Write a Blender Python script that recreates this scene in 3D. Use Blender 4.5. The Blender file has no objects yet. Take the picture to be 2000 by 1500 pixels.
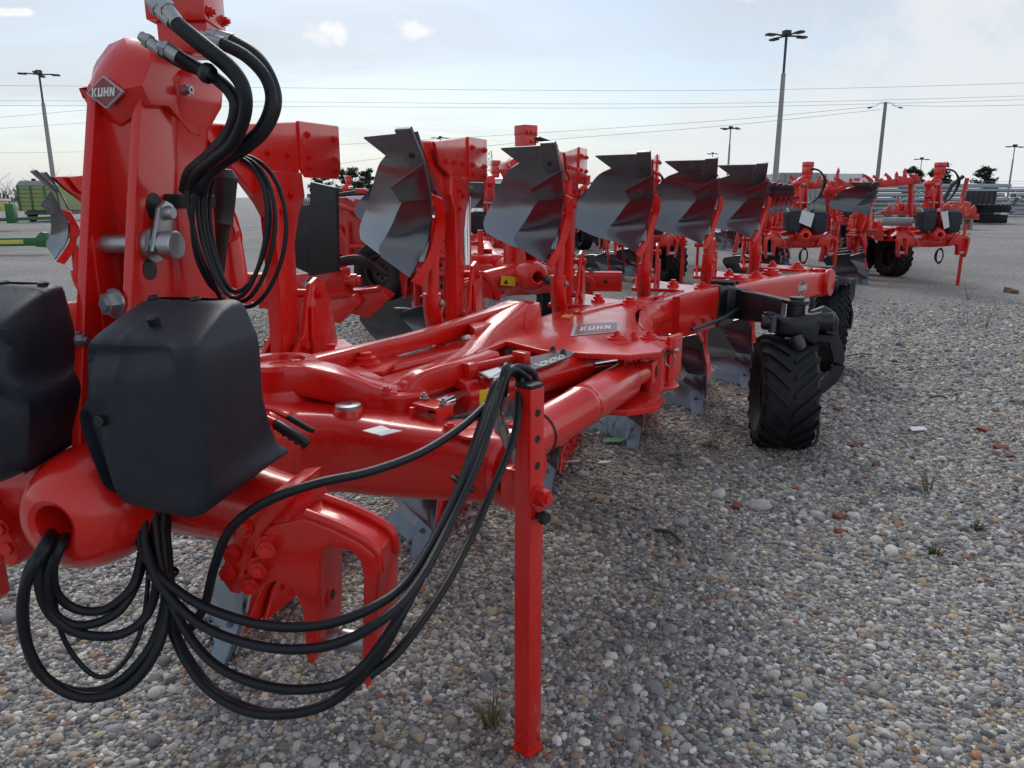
import bpy, bmesh, math, random
import numpy as np
from mathutils import Vector, Matrix, Euler
R = math.radians
scn = bpy.context.scene
COL = scn.collection

# ------------------------------------------------------------------ camera
cam_d = bpy.data.cameras.new('camera')
cam = bpy.data.objects.new('camera', cam_d); COL.objects.link(cam)
cam.location = (0, 0, 1.55)
cam.rotation_euler = (R(90 - 13.7), 0, 0)
cam_d.sensor_fit = 'HORIZONTAL'; cam_d.sensor_width = 36.0
cam_d.lens = 36.0 * 1500 / 2000
cam_d.clip_start = 0.05; cam_d.clip_end = 3000
scn.camera = cam

# ------------------------------------------------------------------ world and sun
SUN_EL, SUN_AZ = 40.0, -12.0          # azimuth from +Y, positive to the right
world = bpy.data.worlds.new('World'); scn.world = world; world.use_nodes = True
wt = world.node_tree; wt.nodes.clear()
def wn(t, **k):
    n = wt.nodes.new(t)
    for a, b in k.items(): setattr(n, a, b)
    return n
def wl(a, b): wt.links.new(a, b)
def wmath(op, a, b=None, c=None, clamp=False):
    n = wn('ShaderNodeMath', operation=op, use_clamp=clamp)
    for i, v in enumerate((a, b, c)):
        if v is None: continue
        if isinstance(v, (int, float)): n.inputs[i].default_value = v
        else: wl(v, n.inputs[i])
    return n.outputs[0]
sky = wn('ShaderNodeTexSky', sky_type='NISHITA', sun_disc=False)
sky.sun_elevation = R(SUN_EL); sky.sun_rotation = R(SUN_AZ)
sky.air_density = 1.0; sky.dust_density = 0.8; sky.ozone_density = 1.0
tc = wn('ShaderNodeTexCoord')
sep = wn('ShaderNodeSeparateXYZ'); wl(tc.outputs['Generated'], sep.inputs[0])
zz = wmath('MAXIMUM', sep.outputs[2], 0.0)
zp = wmath('ADD', zz, 0.10)
cx_ = wmath('DIVIDE', sep.outputs[0], zp); cy_ = wmath('DIVIDE', sep.outputs[1], zp)
cmb = wn('ShaderNodeCombineXYZ'); wl(cx_, cmb.inputs[0]); wl(cy_, cmb.inputs[1])
def cloud_layer(scale, detail, lo, hi, off, rough=0.55, dist=0.0, sx=1.0):
    mp = wn('ShaderNodeMapping'); wl(cmb.outputs[0], mp.inputs[0])
    mp.inputs['Location'].default_value = off; mp.inputs['Scale'].default_value = (sx, 1, 1)
    n = wn('ShaderNodeTexNoise'); wl(mp.outputs[0], n.inputs['Vector'])
    n.inputs['Scale'].default_value = scale; n.inputs['Detail'].default_value = detail
    n.inputs['Roughness'].default_value = rough; n.inputs['Distortion'].default_value = dist
    m = wn('ShaderNodeMapRange', interpolation_type='SMOOTHSTEP'); wl(n.outputs[0], m.inputs[0])
    m.inputs[1].default_value = lo; m.inputs[2].default_value = hi
    return m.outputs[0]
veil = cloud_layer(0.75, 7, 0.38, 0.70, (3.1, 0.4, 0), 0.6, 0.6, 0.6)      # thin broken veil
xy = wmath('DIVIDE', sep.outputs[0], wmath('MAXIMUM', sep.outputs[1], 0.05))
el = wmath('DIVIDE', sep.outputs[2], wmath('MAXIMUM', sep.outputs[1], 0.05))
def smooth(v, lo, hi):
    m = wn('ShaderNodeMapRange', interpolation_type='SMOOTHSTEP'); wl(v, m.inputs[0]); m.inputs[1].default_value = lo; m.inputs[2].default_value = hi
    return m.outputs[0]
# a broad bank of cloud filling the right of the sky
nb_ = wn('ShaderNodeTexNoise'); wl(tc.outputs['Generated'], nb_.inputs['Vector']); nb_.inputs['Scale'].default_value = 7.0; nb_.inputs['Detail'].default_value = 9; nb_.inputs['Roughness'].default_value = 0.62
edge = wmath('SUBTRACT', wmath('ADD', wmath('MULTIPLY', xy, 0.55), wmath('MULTIPLY', nb_.outputs[0], 0.75)), wmath('MULTIPLY', el, 0.9))
bank = smooth(edge, 0.38, 0.56)
# single small cumulus clouds
nf = wn('ShaderNodeTexNoise'); wl(tc.outputs['Generated'], nf.inputs['Vector']); nf.inputs['Scale'].default_value = 34.0; nf.inputs['Detail'].default_value = 7; nf.inputs['Roughness'].default_value = 0.55
def cumulus(a, e, wa, we):
    dx = wmath('DIVIDE', wmath('SUBTRACT', xy, a), wa); dz = wmath('DIVIDE', wmath('SUBTRACT', el, e), we)
    d = wmath('SQRT', wmath('ADD', wmath('MULTIPLY', dx, dx), wmath('MULTIPLY', dz, dz)))
    return smooth(wmath('SUBTRACT', wmath('MULTIPLY', nf.outputs[0], 2.2), d), 0.15, 0.75)
puff = cumulus(-0.235, 0.187, 0.042, 0.020)
for q_ in ((-0.115, 0.193, 0.034, 0.015), (0.09, 0.255, 0.10, 0.022), (-0.60, 0.215, 0.05, 0.006), (0.28, 0.235, 0.02, 0.012)):
    puff = wmath('MAXIMUM', puff, cumulus(*q_))
hor = wmath('POWER', wmath('SUBTRACT', 1.0, zz, clamp=True), 7.0)          # hazier toward the horizon
thin = wmath('MAXIMUM', wmath('ADD', wmath('MULTIPLY', veil, 0.40), 0.42), wmath('MULTIPLY', hor, 0.95), clamp=True)
tint = wn('ShaderNodeMix', data_type='RGBA', blend_type='MULTIPLY'); tint.inputs['Factor'].default_value = 1.0
wl(sky.outputs[0], tint.inputs['A']); tint.inputs['B'].default_value = (0.80, 0.83, 0.86, 1)
# thin cloud brightened towards the sun, mostly out of view, added to light the yard
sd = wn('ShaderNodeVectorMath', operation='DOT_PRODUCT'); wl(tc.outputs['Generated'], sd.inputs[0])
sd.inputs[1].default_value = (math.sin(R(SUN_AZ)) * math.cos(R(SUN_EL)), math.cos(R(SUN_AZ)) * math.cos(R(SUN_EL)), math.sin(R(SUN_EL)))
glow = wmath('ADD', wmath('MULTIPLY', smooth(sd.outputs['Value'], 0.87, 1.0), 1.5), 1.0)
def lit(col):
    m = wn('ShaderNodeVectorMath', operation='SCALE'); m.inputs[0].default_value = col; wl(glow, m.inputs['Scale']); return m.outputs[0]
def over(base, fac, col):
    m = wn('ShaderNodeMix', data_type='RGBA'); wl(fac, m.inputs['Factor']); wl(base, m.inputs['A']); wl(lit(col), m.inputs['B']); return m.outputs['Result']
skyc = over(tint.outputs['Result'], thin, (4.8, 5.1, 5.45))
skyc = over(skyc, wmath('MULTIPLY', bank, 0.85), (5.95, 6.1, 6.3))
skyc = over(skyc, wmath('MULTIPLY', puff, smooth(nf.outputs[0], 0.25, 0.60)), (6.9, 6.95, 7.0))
bg = wn('ShaderNodeBackground'); wl(skyc, bg.inputs[0]); bg.inputs[1].default_value = 0.10
out = wn('ShaderNodeOutputWorld'); wl(bg.outputs[0], out.inputs[0])

sun_d = bpy.data.lights.new('sun', 'SUN'); sun = bpy.data.objects.new('sun', sun_d); COL.objects.link(sun)
sun_d.energy = 1.0; sun_d.angle = R(25); sun_d.color = (1.0, 0.95, 0.88)
_s = Vector((math.sin(R(SUN_AZ)) * math.cos(R(SUN_EL)), math.cos(R(SUN_AZ)) * math.cos(R(SUN_EL)), math.sin(R(SUN_EL))))
sun.rotation_euler = _s.to_track_quat('Z', 'Y').to_euler(); sun.location = (0, 0, 30)

scn.view_settings.view_transform = 'Standard'; scn.view_settings.look = 'None'
scn.view_settings.exposure = 0.50; scn.view_settings.gamma = 1.0; scn.view_settings.use_curve_mapping = False
scn.cycles.use_denoising = True
scn.cycles.adaptive_threshold = 0.02
scn.cycles.max_bounces = 5; scn.cycles.diffuse_bounces = 2; scn.cycles.glossy_bounces = 3
scn.cycles.caustics_reflective = False; scn.cycles.caustics_refractive = False

# ------------------------------------------------------------------ materials
MATS = {}
def mat(name, col, rough=0.5, metal=0.0, coat=0.0, spec=0.5, noise=0.0, nscale=8.0, bump=0.0, bscale=60.0, rvar=0.0, dirt=None, dscale=3.0, damt=0.0):
    m = bpy.data.materials.new(name); m.use_nodes = True
    nt = m.node_tree; b = nt.nodes['Principled BSDF']
    b.inputs['Base Color'].default_value = (*col, 1); b.inputs['Roughness'].default_value = rough
    b.inputs['Metallic'].default_value = metal; b.inputs['Coat Weight'].default_value = coat
    b.inputs['Coat Roughness'].default_value = 0.12
    b.inputs['Specular IOR Level'].default_value = spec
    t = nt.nodes.new('ShaderNodeTexCoord')
    src = None
    if noise or rvar or dirt:
        n = nt.nodes.new('ShaderNodeTexNoise'); nt.links.new(t.outputs['Object'], n.inputs['Vector'])
        n.inputs['Scale'].default_value = nscale; n.inputs['Detail'].default_value = 5
        if noise:
            r = nt.nodes.new('ShaderNodeMix'); r.data_type = 'RGBA'; nt.links.new(n.outputs[0], r.inputs['Factor'])
            r.inputs['A'].default_value = (*[c * (1 - noise) for c in col], 1)
            r.inputs['B'].default_value = (*[min(1, c * (1 + noise)) for c in col], 1)
            src = r.outputs['Result']
        if dirt:
            n2 = nt.nodes.new('ShaderNodeTexNoise'); nt.links.new(t.outputs['Object'], n2.inputs['Vector'])
            n2.inputs['Scale'].default_value = dscale; n2.inputs['Detail'].default_value = 8; n2.inputs['Roughness'].default_value = 0.7
            mr = nt.nodes.new('ShaderNodeMapRange'); nt.links.new(n2.outputs[0], mr.inputs[0])
            mr.inputs[1].default_value = 0.48; mr.inputs[2].default_value = 0.75; mr.inputs[4].default_value = damt
            d = nt.nodes.new('ShaderNodeMix'); d.data_type = 'RGBA'; nt.links.new(mr.outputs[0], d.inputs['Factor'])
            if src: nt.links.new(src, d.inputs['A'])
            else: d.inputs['A'].default_value = (*col, 1)
            d.inputs['B'].default_value = (*dirt, 1); src = d.outputs['Result']
        if src: nt.links.new(src, b.inputs['Base Color'])
        if rvar:
            mr = nt.nodes.new('ShaderNodeMapRange'); nt.links.new(n.outputs[0], mr.inputs[0])
            mr.inputs[1].default_value = 0.3; mr.inputs[2].default_value = 0.7
            mr.inputs[3].default_value = max(0.03, rough - rvar); mr.inputs[4].default_value = rough + rvar
            nt.links.new(mr.outputs[0], b.inputs['Roughness'])
    if bump:
        nb = nt.nodes.new('ShaderNodeTexNoise'); nt.links.new(t.outputs['Object'], nb.inputs['Vector'])
        nb.inputs['Scale'].default_value = bscale; nb.inputs['Detail'].default_value = 3
        bp = nt.nodes.new('ShaderNodeBump'); bp.inputs['Strength'].default_value = bump; bp.inputs['Distance'].default_value = 0.004
        nt.links.new(nb.outputs[0], bp.inputs['Height']); nt.links.new(bp.outputs[0], b.inputs['Normal'])
    MATS[name] = m
    return m
mat('red', (0.70, 0.012, 0.008), 0.28, spec=0.4, coat=0.55, noise=0.08, nscale=5, rvar=0.10, bump=0.05, bscale=120, dirt=(0.50, 0.13, 0.10), dscale=7, damt=0.12)
mat('red_cast', (0.68, 0.012, 0.008), 0.31, spec=0.4, coat=0.55, noise=0.08, nscale=9, rvar=0.08, bump=0.22, bscale=110, dirt=(0.50, 0.13, 0.10), dscale=8, damt=0.14)
mat('red_far', (0.58, 0.016, 0.013), 0.38, noise=0.25, nscale=3, coat=0.2)
mat('plastic', (0.011, 0.015, 0.026), 0.47, spec=0.42, bump=0.25, bscale=420, rvar=0.06, nscale=14, noise=0.15, dirt=(0.06, 0.06, 0.06), dscale=9, damt=0.25)
mat('steel', (0.017, 0.023, 0.038), 0.24, spec=1.0, coat=0.5, rvar=0.04, nscale=4, noise=0.12, dirt=(0.035, 0.045, 0.065), dscale=3, damt=0.4)
MATS['steel'].node_tree.nodes['Principled BSDF'].inputs['IOR'].default_value = 1.62
mat('share', (0.17, 0.20, 0.235), 0.40, metal=0.7, rvar=0.1, nscale=9, noise=0.25, dirt=(0.03, 0.03, 0.04), dscale=14, damt=0.5)
mat('black', (0.012, 0.013, 0.016), 0.4, rvar=0.08, nscale=9)
mat('arm_black', (0.010, 0.012, 0.016), 0.34, coat=0.2, rvar=0.08, nscale=9, noise=0.2)
mat('rubber', (0.009, 0.010, 0.013), 0.60, spec=0.35, noise=0.3, nscale=12, bump=0.3, bscale=80, dirt=(0.06, 0.055, 0.045), dscale=10, damt=0.35)
mat('hose', (0.008, 0.010, 0.014), 0.42, spec=0.35, noise=0.2, nscale=30, bump=0.2, bscale=300)
mat('zinc', (0.42, 0.43, 0.44), 0.38, metal=0.9, noise=0.15, nscale=20, rvar=0.1)
mat('chrome', (0.75, 0.77, 0.80), 0.10, metal=1.0)
mat('darksteel', (0.10, 0.11, 0.12), 0.4, metal=0.8, noise=0.2)
mat('white', (0.78, 0.79, 0.80), 0.45)
mat('label_grey', (0.45, 0.47, 0.50), 0.4, noise=0.1)
mat('emblem_red', (0.26, 0.02, 0.03), 0.35, coat=0.3)
mat('yellow', (0.75, 0.55, 0.03), 0.45)
mat('orange', (0.75, 0.20, 0.02), 0.45)
mat('green', (0.012, 0.13, 0.03), 0.4, noise=0.2, coat=0.2)
mat('lime', (0.27, 0.33, 0.13), 0.5, noise=0.1)
mat('yellow_panel', (0.62, 0.60, 0.12), 0.45, noise=0.1)
mat('galv', (0.36, 0.40, 0.44), 0.45, metal=0.5, noise=0.2, nscale=2)
mat('concrete', (0.34, 0.33, 0.32), 0.85, noise=0.15, nscale=2, bump=0.2)
mat('wood', (0.20, 0.13, 0.08), 0.85, noise=0.3, nscale=6)
mat('grey_wood', (0.28, 0.25, 0.22), 0.85, noise=0.3, nscale=4)
mat('wire', (0.06, 0.065, 0.07), 0.6)
mat('bark', (0.09, 0.065, 0.05), 0.9, noise=0.3)
mat('needles', (0.030, 0.050, 0.026), 0.8, noise=0.45, nscale=1.2)
mat('bare_twigs', (0.11, 0.085, 0.075), 0.9, noise=0.35, nscale=1.5)
mat('dry_grass', (0.20, 0.15, 0.08), 0.9, noise=0.35, nscale=9)
mat('weed_green', (0.06, 0.10, 0.03), 0.8, noise=0.3)
mat('brick', (0.22, 0.075, 0.055), 0.9, noise=0.3, nscale=20, bump=0.5)
mat('paper', (0.72, 0.74, 0.76), 0.7)
mat('green_litter', (0.12, 0.36, 0.16), 0.5)
mat('glass', (0.03, 0.04, 0.05), 0.1)
mat('grey_panel', (0.30, 0.33, 0.35), 0.55, noise=0.12, nscale=1)

# ------------------------------------------------------------------ mesh helpers
def basis(axis):
    a = Vector(axis).normalized()
    t = Vector((0, 0, 1)) if abs(a.z) < 0.9 else Vector((1, 0, 0))
    u = t.cross(a).normalized(); v = a.cross(u)
    return u, v, a
def spline(pts, n=6):
    """Catmull-Rom through the points (tuples of any length)."""
    P = [np.array(p, float) for p in pts]
    if len(P) < 3: return [tuple(p) for p in P]
    Q = [2 * P[0] - P[1]] + P + [2 * P[-1] - P[-2]]
    o = []
    for i in range(1, len(Q) - 2):
        for j in range(n):
            t = j / n
            o.append(0.5 * ((2 * Q[i]) + (Q[i+1] - Q[i-1]) * t + (2*Q[i-1] - 5*Q[i] + 4*Q[i+1] - Q[i+2]) * t*t + (3*Q[i] - Q[i-1] - 3*Q[i+1] + Q[i+2]) * t**3))
    o.append(P[-1])
    return [tuple(p) for p in o]
class MB:
    """Collects shapes and links them as one mesh object."""
    def __init__(s): s.v = []; s.f = []; s.mi = []; s.m = 0; s.done = []
    def nxt(s):
        """Close the piece collected so far; objs() makes one object of each."""
        if s.f: s.done.append((s.v, s.f, s.mi)); s.v = []; s.f = []; s.mi = []
        return s
    def objs(s, name, mats, parent=None, ang=32):
        s.nxt(); out_ = []
        for v, f, mi in s.done:
            q = MB(); q.v, q.f, q.mi = v, f, mi; out_.append(q.obj(name, mats, parent, ang))
        return out_
    def add(s, vs, fs):
        k = len(s.v); s.v += [tuple(x) for x in vs]
        for f in fs: s.f.append(tuple(i + k for i in f)); s.mi.append(s.m)
        return s
    def _bm(s, vs, fs, bev, seg=2, ang=35):
        bm = bmesh.new(); V_ = [bm.verts.new(x) for x in vs]
        for f in fs:
            try: bm.faces.new([V_[i] for i in f])
            except ValueError: pass
        bmesh.ops.recalc_face_normals(bm, faces=bm.faces)
        if bev > 0:
            es = [e for e in bm.edges if len(e.link_faces) == 2 and e.calc_face_angle(0) > R(ang)]
            bmesh.ops.bevel(bm, geom=es, offset=bev, segments=seg, affect='EDGES', profile=0.6, clamp_overlap=True)
        bm.verts.index_update()
        s.add([x.co for x in bm.verts], [[x.index for x in f.verts] for f in bm.faces]); bm.free()
        return s
    def box(s, c, d, rz=0.0, bev=0.0, rot=None):
        c = Vector(c); h = Vector(d) / 2
        m = rot if rot is not None else Matrix.Rotation(rz, 3, 'Z')
        vs = [c + m @ Vector((x * h.x, y * h.y, z * h.z)) for x in (-1, 1) for y in (-1, 1) for z in (-1, 1)]
        return s._bm(vs, [(0,1,3,2),(4,6,7,5),(0,4,5,1),(2,3,7,6),(0,2,6,4),(1,5,7,3)], bev)
    def prism(s, pts, vec, bev=0.0, seg=2):
        p = [Vector(x) for x in pts]; v = Vector(vec); n = len(p)
        vs = p + [x + v for x in p]
        fs = [tuple(range(n)), tuple(range(2*n-1, n-1, -1))] + [(i, (i+1) % n, (i+1) % n + n, i + n) for i in range(n)]
        return s._bm(vs, fs, bev, seg)
    def plate(s, poly, ax, a0, a1, bev=0.0, seg=2):
        """2D polygon in the plane normal to axis ax (x: (y,z), y: (x,z), z: (x,y))."""
        mk = {'x': lambda p: (a0, p[0], p[1]), 'y': lambda p: (p[0], a0, p[1]), 'z': lambda p: (p[0], p[1], a0)}[ax]
        d = {'x': (a1-a0, 0, 0), 'y': (0, a1-a0, 0), 'z': (0, 0, a1-a0)}[ax]
        return s.prism([mk(p) for p in poly], d, bev, seg)
    def tube(s, pts, r, n=10, sm=0, caps=True):
        if sm: 
            rr = r if isinstance(r, (list, tuple)) else [r] * len(pts)
            q = spline([tuple(p) + (x,) for p, x in zip(pts, rr)], sm)
            pts = [p[:3] for p in q]; r = [p[3] for p in q]
        P = [Vector(p) for p in pts]; rr = r if isinstance(r, (list, tuple)) else [r] * len(P)
        vs = []; fs = []; prev = None
        for i, p in enumerate(P):
            a = (P[min(i+1, len(P)-1)] - P[max(i-1, 0)]).normalized()
            if prev is None: u, v, _ = basis(a)
            else:
                u = (prev - a * prev.dot(a)).normalized(); v = a.cross(u)
            prev = u
            for j in range(n):
                t = 2 * math.pi * j / n
                vs.append(p + (u * math.cos(t) + v * math.sin(t)) * rr[i])
        for i in range(len(P) - 1):
            for j in range(n):
                fs.append((i*n+j, i*n+(j+1) % n, (i+1)*n+(j+1) % n, (i+1)*n+j))
        if caps: fs += [tuple(range(n-1, -1, -1)), tuple(range((len(P)-1)*n, len(P)*n))]
        return s.add(vs, fs)
    def cyl(s, a, b, r, n=16, bev=0.0):
        if bev:
            a, b = Vector(a), Vector(b); d = (b - a).normalized(); L = (b - a).length
            return s.lathe([(0, 0), (r - bev, 0), (r, bev), (r, L - bev), (r - bev, L), (0, L)], a, d, n)
        return s.tube([a, b], r, n)
    def lathe(s, prof, o, axis=(0, 0, 1), n=24):
        u, v, a = basis(axis); o = Vector(o); vs = []; fs = []; rows = []
        for r, h in prof:
            if r < 1e-6: rows.append([len(vs)]); vs.append(o + a * h)
            else:
                rows.append(list(range(len(vs), len(vs) + n)))
                for j in range(n):
                    t = 2 * math.pi * j / n
                    vs.append(o + a * h + (u * math.cos(t) + v * math.sin(t)) * r)
        for A, B in zip(rows, rows[1:]):
            for j in range(n):
                k = (j + 1) % n
                if len(A) == 1 and len(B) == 1: continue
                if len(A) == 1: fs.append((A[0], B[j], B[k]))
                elif len(B) == 1: fs.append((A[j], A[k], B[0]))
                else: fs.append((A[j], A[k], B[k], B[j]))
        return s.add(vs, fs)
    def loft(s, rings, caps=True, bev=0):
        n = len(rings[0]); vs = [p for r in rings for p in r]; fs = []
        for i in range(len(rings) - 1):
            for j in range(n): fs.append((i*n+j, i*n+(j+1) % n, (i+1)*n+(j+1) % n, (i+1)*n+j))
        if caps: fs += [tuple(range(n-1, -1, -1)), tuple(range((len(rings)-1)*n, len(rings)*n))]
        return s._bm(vs, fs, bev)
    def bar(s, path, sm=0, rnd=0.35, seg=3, flat=False):
        """Rounded-rectangle bar along a path of (x,y,z,width,height); width is horizontal."""
        q = spline(path, sm) if sm else path
        P = [Vector(p[:3]) for p in q]; rings = []
        for i, p in enumerate(P):
            a = (P[min(i+1, len(P)-1)] - P[max(i-1, 0)]).normalized()
            w = Vector((a.y, -a.x, 0)); w = w.normalized() if w.length > 1e-4 else Vector((1, 0, 0))
            h = w.cross(a).normalized()
            if h.z < 0: h = -h
            W, H = q[i][3] / 2, q[i][4] / 2; c = min(W, H) * rnd * 2 * 0.5
            ring = []
            for sx, sz, t0 in ((1, 1, 0), (-1, 1, 90), (-1, -1, 180), (1, -1, 270)):
                for k in range(seg + 1):
                    t = R(t0 + 90 * k / seg)
                    ring.append(p + w * (sx * (W - c) + c * math.cos(t)) + h * (sz * (H - c) + c * math.sin(t)))
            rings.append(ring)
        n = len(rings[0]); vs = [x for r in rings for x in r]; fs = []
        for i in range(len(rings) - 1):
            for j in range(n): fs.append((i*n+j, i*n+(j+1) % n, (i+1)*n+(j+1) % n, (i+1)*n+j))
        fs += [tuple(range(n-1, -1, -1)), tuple(range((len(rings)-1)*n, len(rings)*n))]
        return s.add(vs, fs)
    def sheet(s, rows, th):
        """Curved plate: a grid of points given a real thickness along its normals."""
        nu, nv = len(rows), len(rows[0]); P = [[Vector(p) for p in r] for r in rows]; N = []
        for i in range(nu):
            for j in range(nv):
                du = P[min(i+1, nu-1)][j] - P[max(i-1, 0)][j]; dv = P[i][min(j+1, nv-1)] - P[i][max(j-1, 0)]
                N.append(du.cross(dv).normalized())
        A = [p for r in P for p in r]; B = [p + n * th for p, n in zip(A, N)]; k = nu * nv; fs = []
        ix = lambda i, j: i * nv + j
        for i in range(nu - 1):
            for j in range(nv - 1):
                f = (ix(i, j), ix(i+1, j), ix(i+1, j+1), ix(i, j+1))
                fs.append(f[::-1]); fs.append(tuple(x + k for x in f))
        edge = [ix(i, 0) for i in range(nu)] + [ix(nu-1, j) for j in range(1, nv)] + [ix(i, nv-1) for i in range(nu-2, -1, -1)] + [ix(0, j) for j in range(nv-2, 0, -1)]
        for a, b in zip(edge, edge[1:] + edge[:1]): fs.append((a, b, b + k, a + k))
        return s.add(A + B, fs)
    def hexbolt(s, o, axis, r=0.014, h=0.012, washer=True, stud=0.006):
        u, v, a = basis(axis); o = Vector(o)
        if washer: s.lathe([(r*1.45, 0), (r*1.45, h*0.25), (0, h*0.25)], o, a, 12)
        vs = [o + (u * math.cos(R(60*j)) + v * math.sin(R(60*j))) * r * 1.1 + a * z for z in (h*0.25, h*1.2) for j in range(6)]
        s.add(vs, [tuple(range(6, 12))] + [(j, (j+1) % 6, (j+1) % 6 + 6, j + 6) for j in range(6)])
        if stud: s.lathe([(r*0.6, h*1.2), (r*0.6, h*1.2+stud), (0, h*1.2+stud)], o, a, 10)
        return s
    def obj(s, name, mats, parent=None, ang=32, loc=None, rz=None):
        me = bpy.data.meshes.new(name); me.from_pydata(s.v, [], s.f)
        if isinstance(mats, str): mats = [mats]
        for m in mats: me.materials.append(MATS[m])
        if len(mats) > 1: me.polygons.foreach_set('material_index', s.mi)
        me.validate(); me.update()
        bm = bmesh.new(); bm.from_mesh(me); bmesh.ops.recalc_face_normals(bm, faces=bm.faces); bm.to_mesh(me); bm.free()
        me.polygons.foreach_set('use_smooth', [True] * len(me.polygons))
        me.set_sharp_from_angle(angle=R(ang))
        o = bpy.data.objects.new(name, me); COL.objects.link(o)
        if parent is not None: o.parent = parent
        if loc is not None: o.location = loc
        if rz is not None: o.rotation_euler = (0, 0, rz)
        return o
def tag(o, label=None, cat=None, group=None, kind=None):
    for k, v in (('label', label), ('category', cat), ('group', group), ('kind', kind)):
        if v: o[k] = v
    return o
def empty(name, loc=(0, 0, 0), rz=0.0):
    o = bpy.data.objects.new(name, None); COL.objects.link(o); o.location = loc; o.rotation_euler = (0, 0, rz); o.empty_display_size = 0.1
    return o
def copy_tree(o, parent=None, skip=()):
    c = o.copy(); COL.objects.link(c); c.parent = parent
    for ch in o.children:
        if ch.name.split('.')[0] in skip: continue
        copy_tree(ch, c, skip)
    return c
# lettering of the maker's diamond, as flat strokes in a unit cell
def _rect(x0, y0, x1, y1): return [(x0, y0), (x1, y0), (x1, y1), (x0, y1)]
LET = {'K': [_rect(0, 0, .28, 1), [(.28, .42), (.62, 1), (.95, 1), (.52, .46)], [(.30, .60), (.52, .52), (.98, 0), (.66, 0)]],
       'U': [_rect(0, 0, .28, 1), _rect(.66, 0, .94, 1), _rect(.28, 0, .66, .24)],
       'H': [_rect(0, 0, .28, 1), _rect(.66, 0, .94, 1), _rect(.28, .38, .66, .62)],
       'N': [_rect(0, 0, .26, 1), _rect(.68, 0, .94, 1), [(.26, 1), (.26, .58), (.68, 0), (.68, .42)]]}
def emblem(parent, c, u, v, w, hh, name='emblem', italic=0.18, mats=('label_grey', 'emblem_red', 'white')):
    """Diamond badge lying in the plane (u, v) at c; w by hh across its points."""
    c, u, v = Vector(c), Vector(u).normalized(), Vector(v).normalized(); n = u.cross(v)
    b = MB()
    def dia(k): return [c + u * (w / 2 * k), c + v * (hh / 2 * k), c - u * (w / 2 * k), c - v * (hh / 2 * k)]
    b.m = 0; b.prism([p - n * 0.004 for p in dia(1.0)], n * 0.006)
    b.m = 1; b.prism([p for p in dia(0.88)], n * 0.0035)
    b.m = 2; lw = w * 0.135; lh = hh * 0.27; x0 = -lw * 2.3
    for i, ch in enumerate('KUHN'):
        for q in LET[ch]:
            b.prism([c + u * (x0 + i * lw * 1.18 + x * lw + (y - .5) * lh * italic) + v * ((y - .5) * lh) + n * 0.0036 for x, y in q], n * 0.0015)
    return b.obj(name, list(mats), parent)

# ------------------------------------------------------------------ ground and gravel
def ground_material():
    m = bpy.data.materials.new('gravel_ground'); m.use_nodes = True; nt = m.node_tree; N = nt.nodes; L = nt.links; bs = N['Principled BSDF']
    t = N.new('ShaderNodeTexCoord')
    def vor(scale, feat='F1'):
        v = N.new('ShaderNodeTexVoronoi'); v.feature = feat; v.inputs['Scale'].default_value = scale; L.new(t.outputs['Object'], v.inputs['Vector']); return v
    v1 = vor(52); e1 = vor(52, 'DISTANCE_TO_EDGE')
    ramp = N.new('ShaderNodeValToRGB'); r = ramp.color_ramp
    sp = N.new('ShaderNodeSeparateColor'); L.new(v1.outputs['Color'], sp.inputs[0]); L.new(sp.outputs[0], ramp.inputs[0])
    r.interpolation = 'CONSTANT'
    cols = [(0, (.24, .24, .24)), (.18, (.34, .34, .335)), (.38, (.43, .425, .415)), (.56, (.51, .50, .48)), (.70, (.43, .385, .32)), (.80, (.63, .615, .585)), (.90, (.36, .30, .25)), (.95, (.36, .25, .20))]
    r.elements[0].position = 0; r.elements[0].color = (*cols[0][1], 1); r.elements[1].position = cols[1][0]; r.elements[1].color = (*cols[1][1], 1)
    for p, c in cols[2:]: e = r.elements.new(p); e.color = (*c, 1)
    big = N.new('ShaderNodeTexNoise'); big.inputs['Scale'].default_value = .35; big.inputs['Detail'].default_value = 6; L.new(t.outputs['Object'], big.inputs['Vector'])
    mr = N.new('ShaderNodeMapRange'); L.new(big.outputs[0], mr.inputs[0]); mr.inputs[1].default_value = .3; mr.inputs[2].default_value = .7; mr.inputs[3].default_value = .78; mr.inputs[4].default_value = 1.1
    gap = N.new('ShaderNodeMapRange'); L.new(e1.outputs['Distance'], gap.inputs[0]); gap.inputs[2].default_value = .22; gap.inputs[3].default_value = .5
    mu = N.new('ShaderNodeMath'); mu.operation = 'MULTIPLY'; L.new(mr.outputs[0], mu.inputs[0]); L.new(gap.outputs[0], mu.inputs[1])
    mx = N.new('ShaderNodeMix'); mx.data_type = 'RGBA'; mx.blend_type = 'MULTIPLY'; mx.inputs['Factor'].default_value = 1; L.new(ramp.outputs[0], mx.inputs['A']); L.new(mu.outputs[0], mx.inputs['B'])
    L.new(mx.outputs['Result'], bs.inputs['Base Color']); bs.inputs['Roughness'].default_value = .9
    bp = N.new('ShaderNodeBump'); bp.inputs['Strength'].default_value = .9; bp.inputs['Distance'].default_value = .012; L.new(gap.outputs[0], bp.inputs['Height']); L.new(bp.outputs[0], bs.inputs['Normal'])
    MATS['gravel_ground'] = m
ground_material()
b = MB(); xs = list(np.linspace(-30, 30, 61)); 
b.add([(-900, -60, 0), (900, -60, 0), (900, 1400, 0), (-900, 1400, 0)], [(0, 1, 2, 3)])
tag(b.obj('ground', 'gravel_ground'), None, None, None, 'structure')

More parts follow.
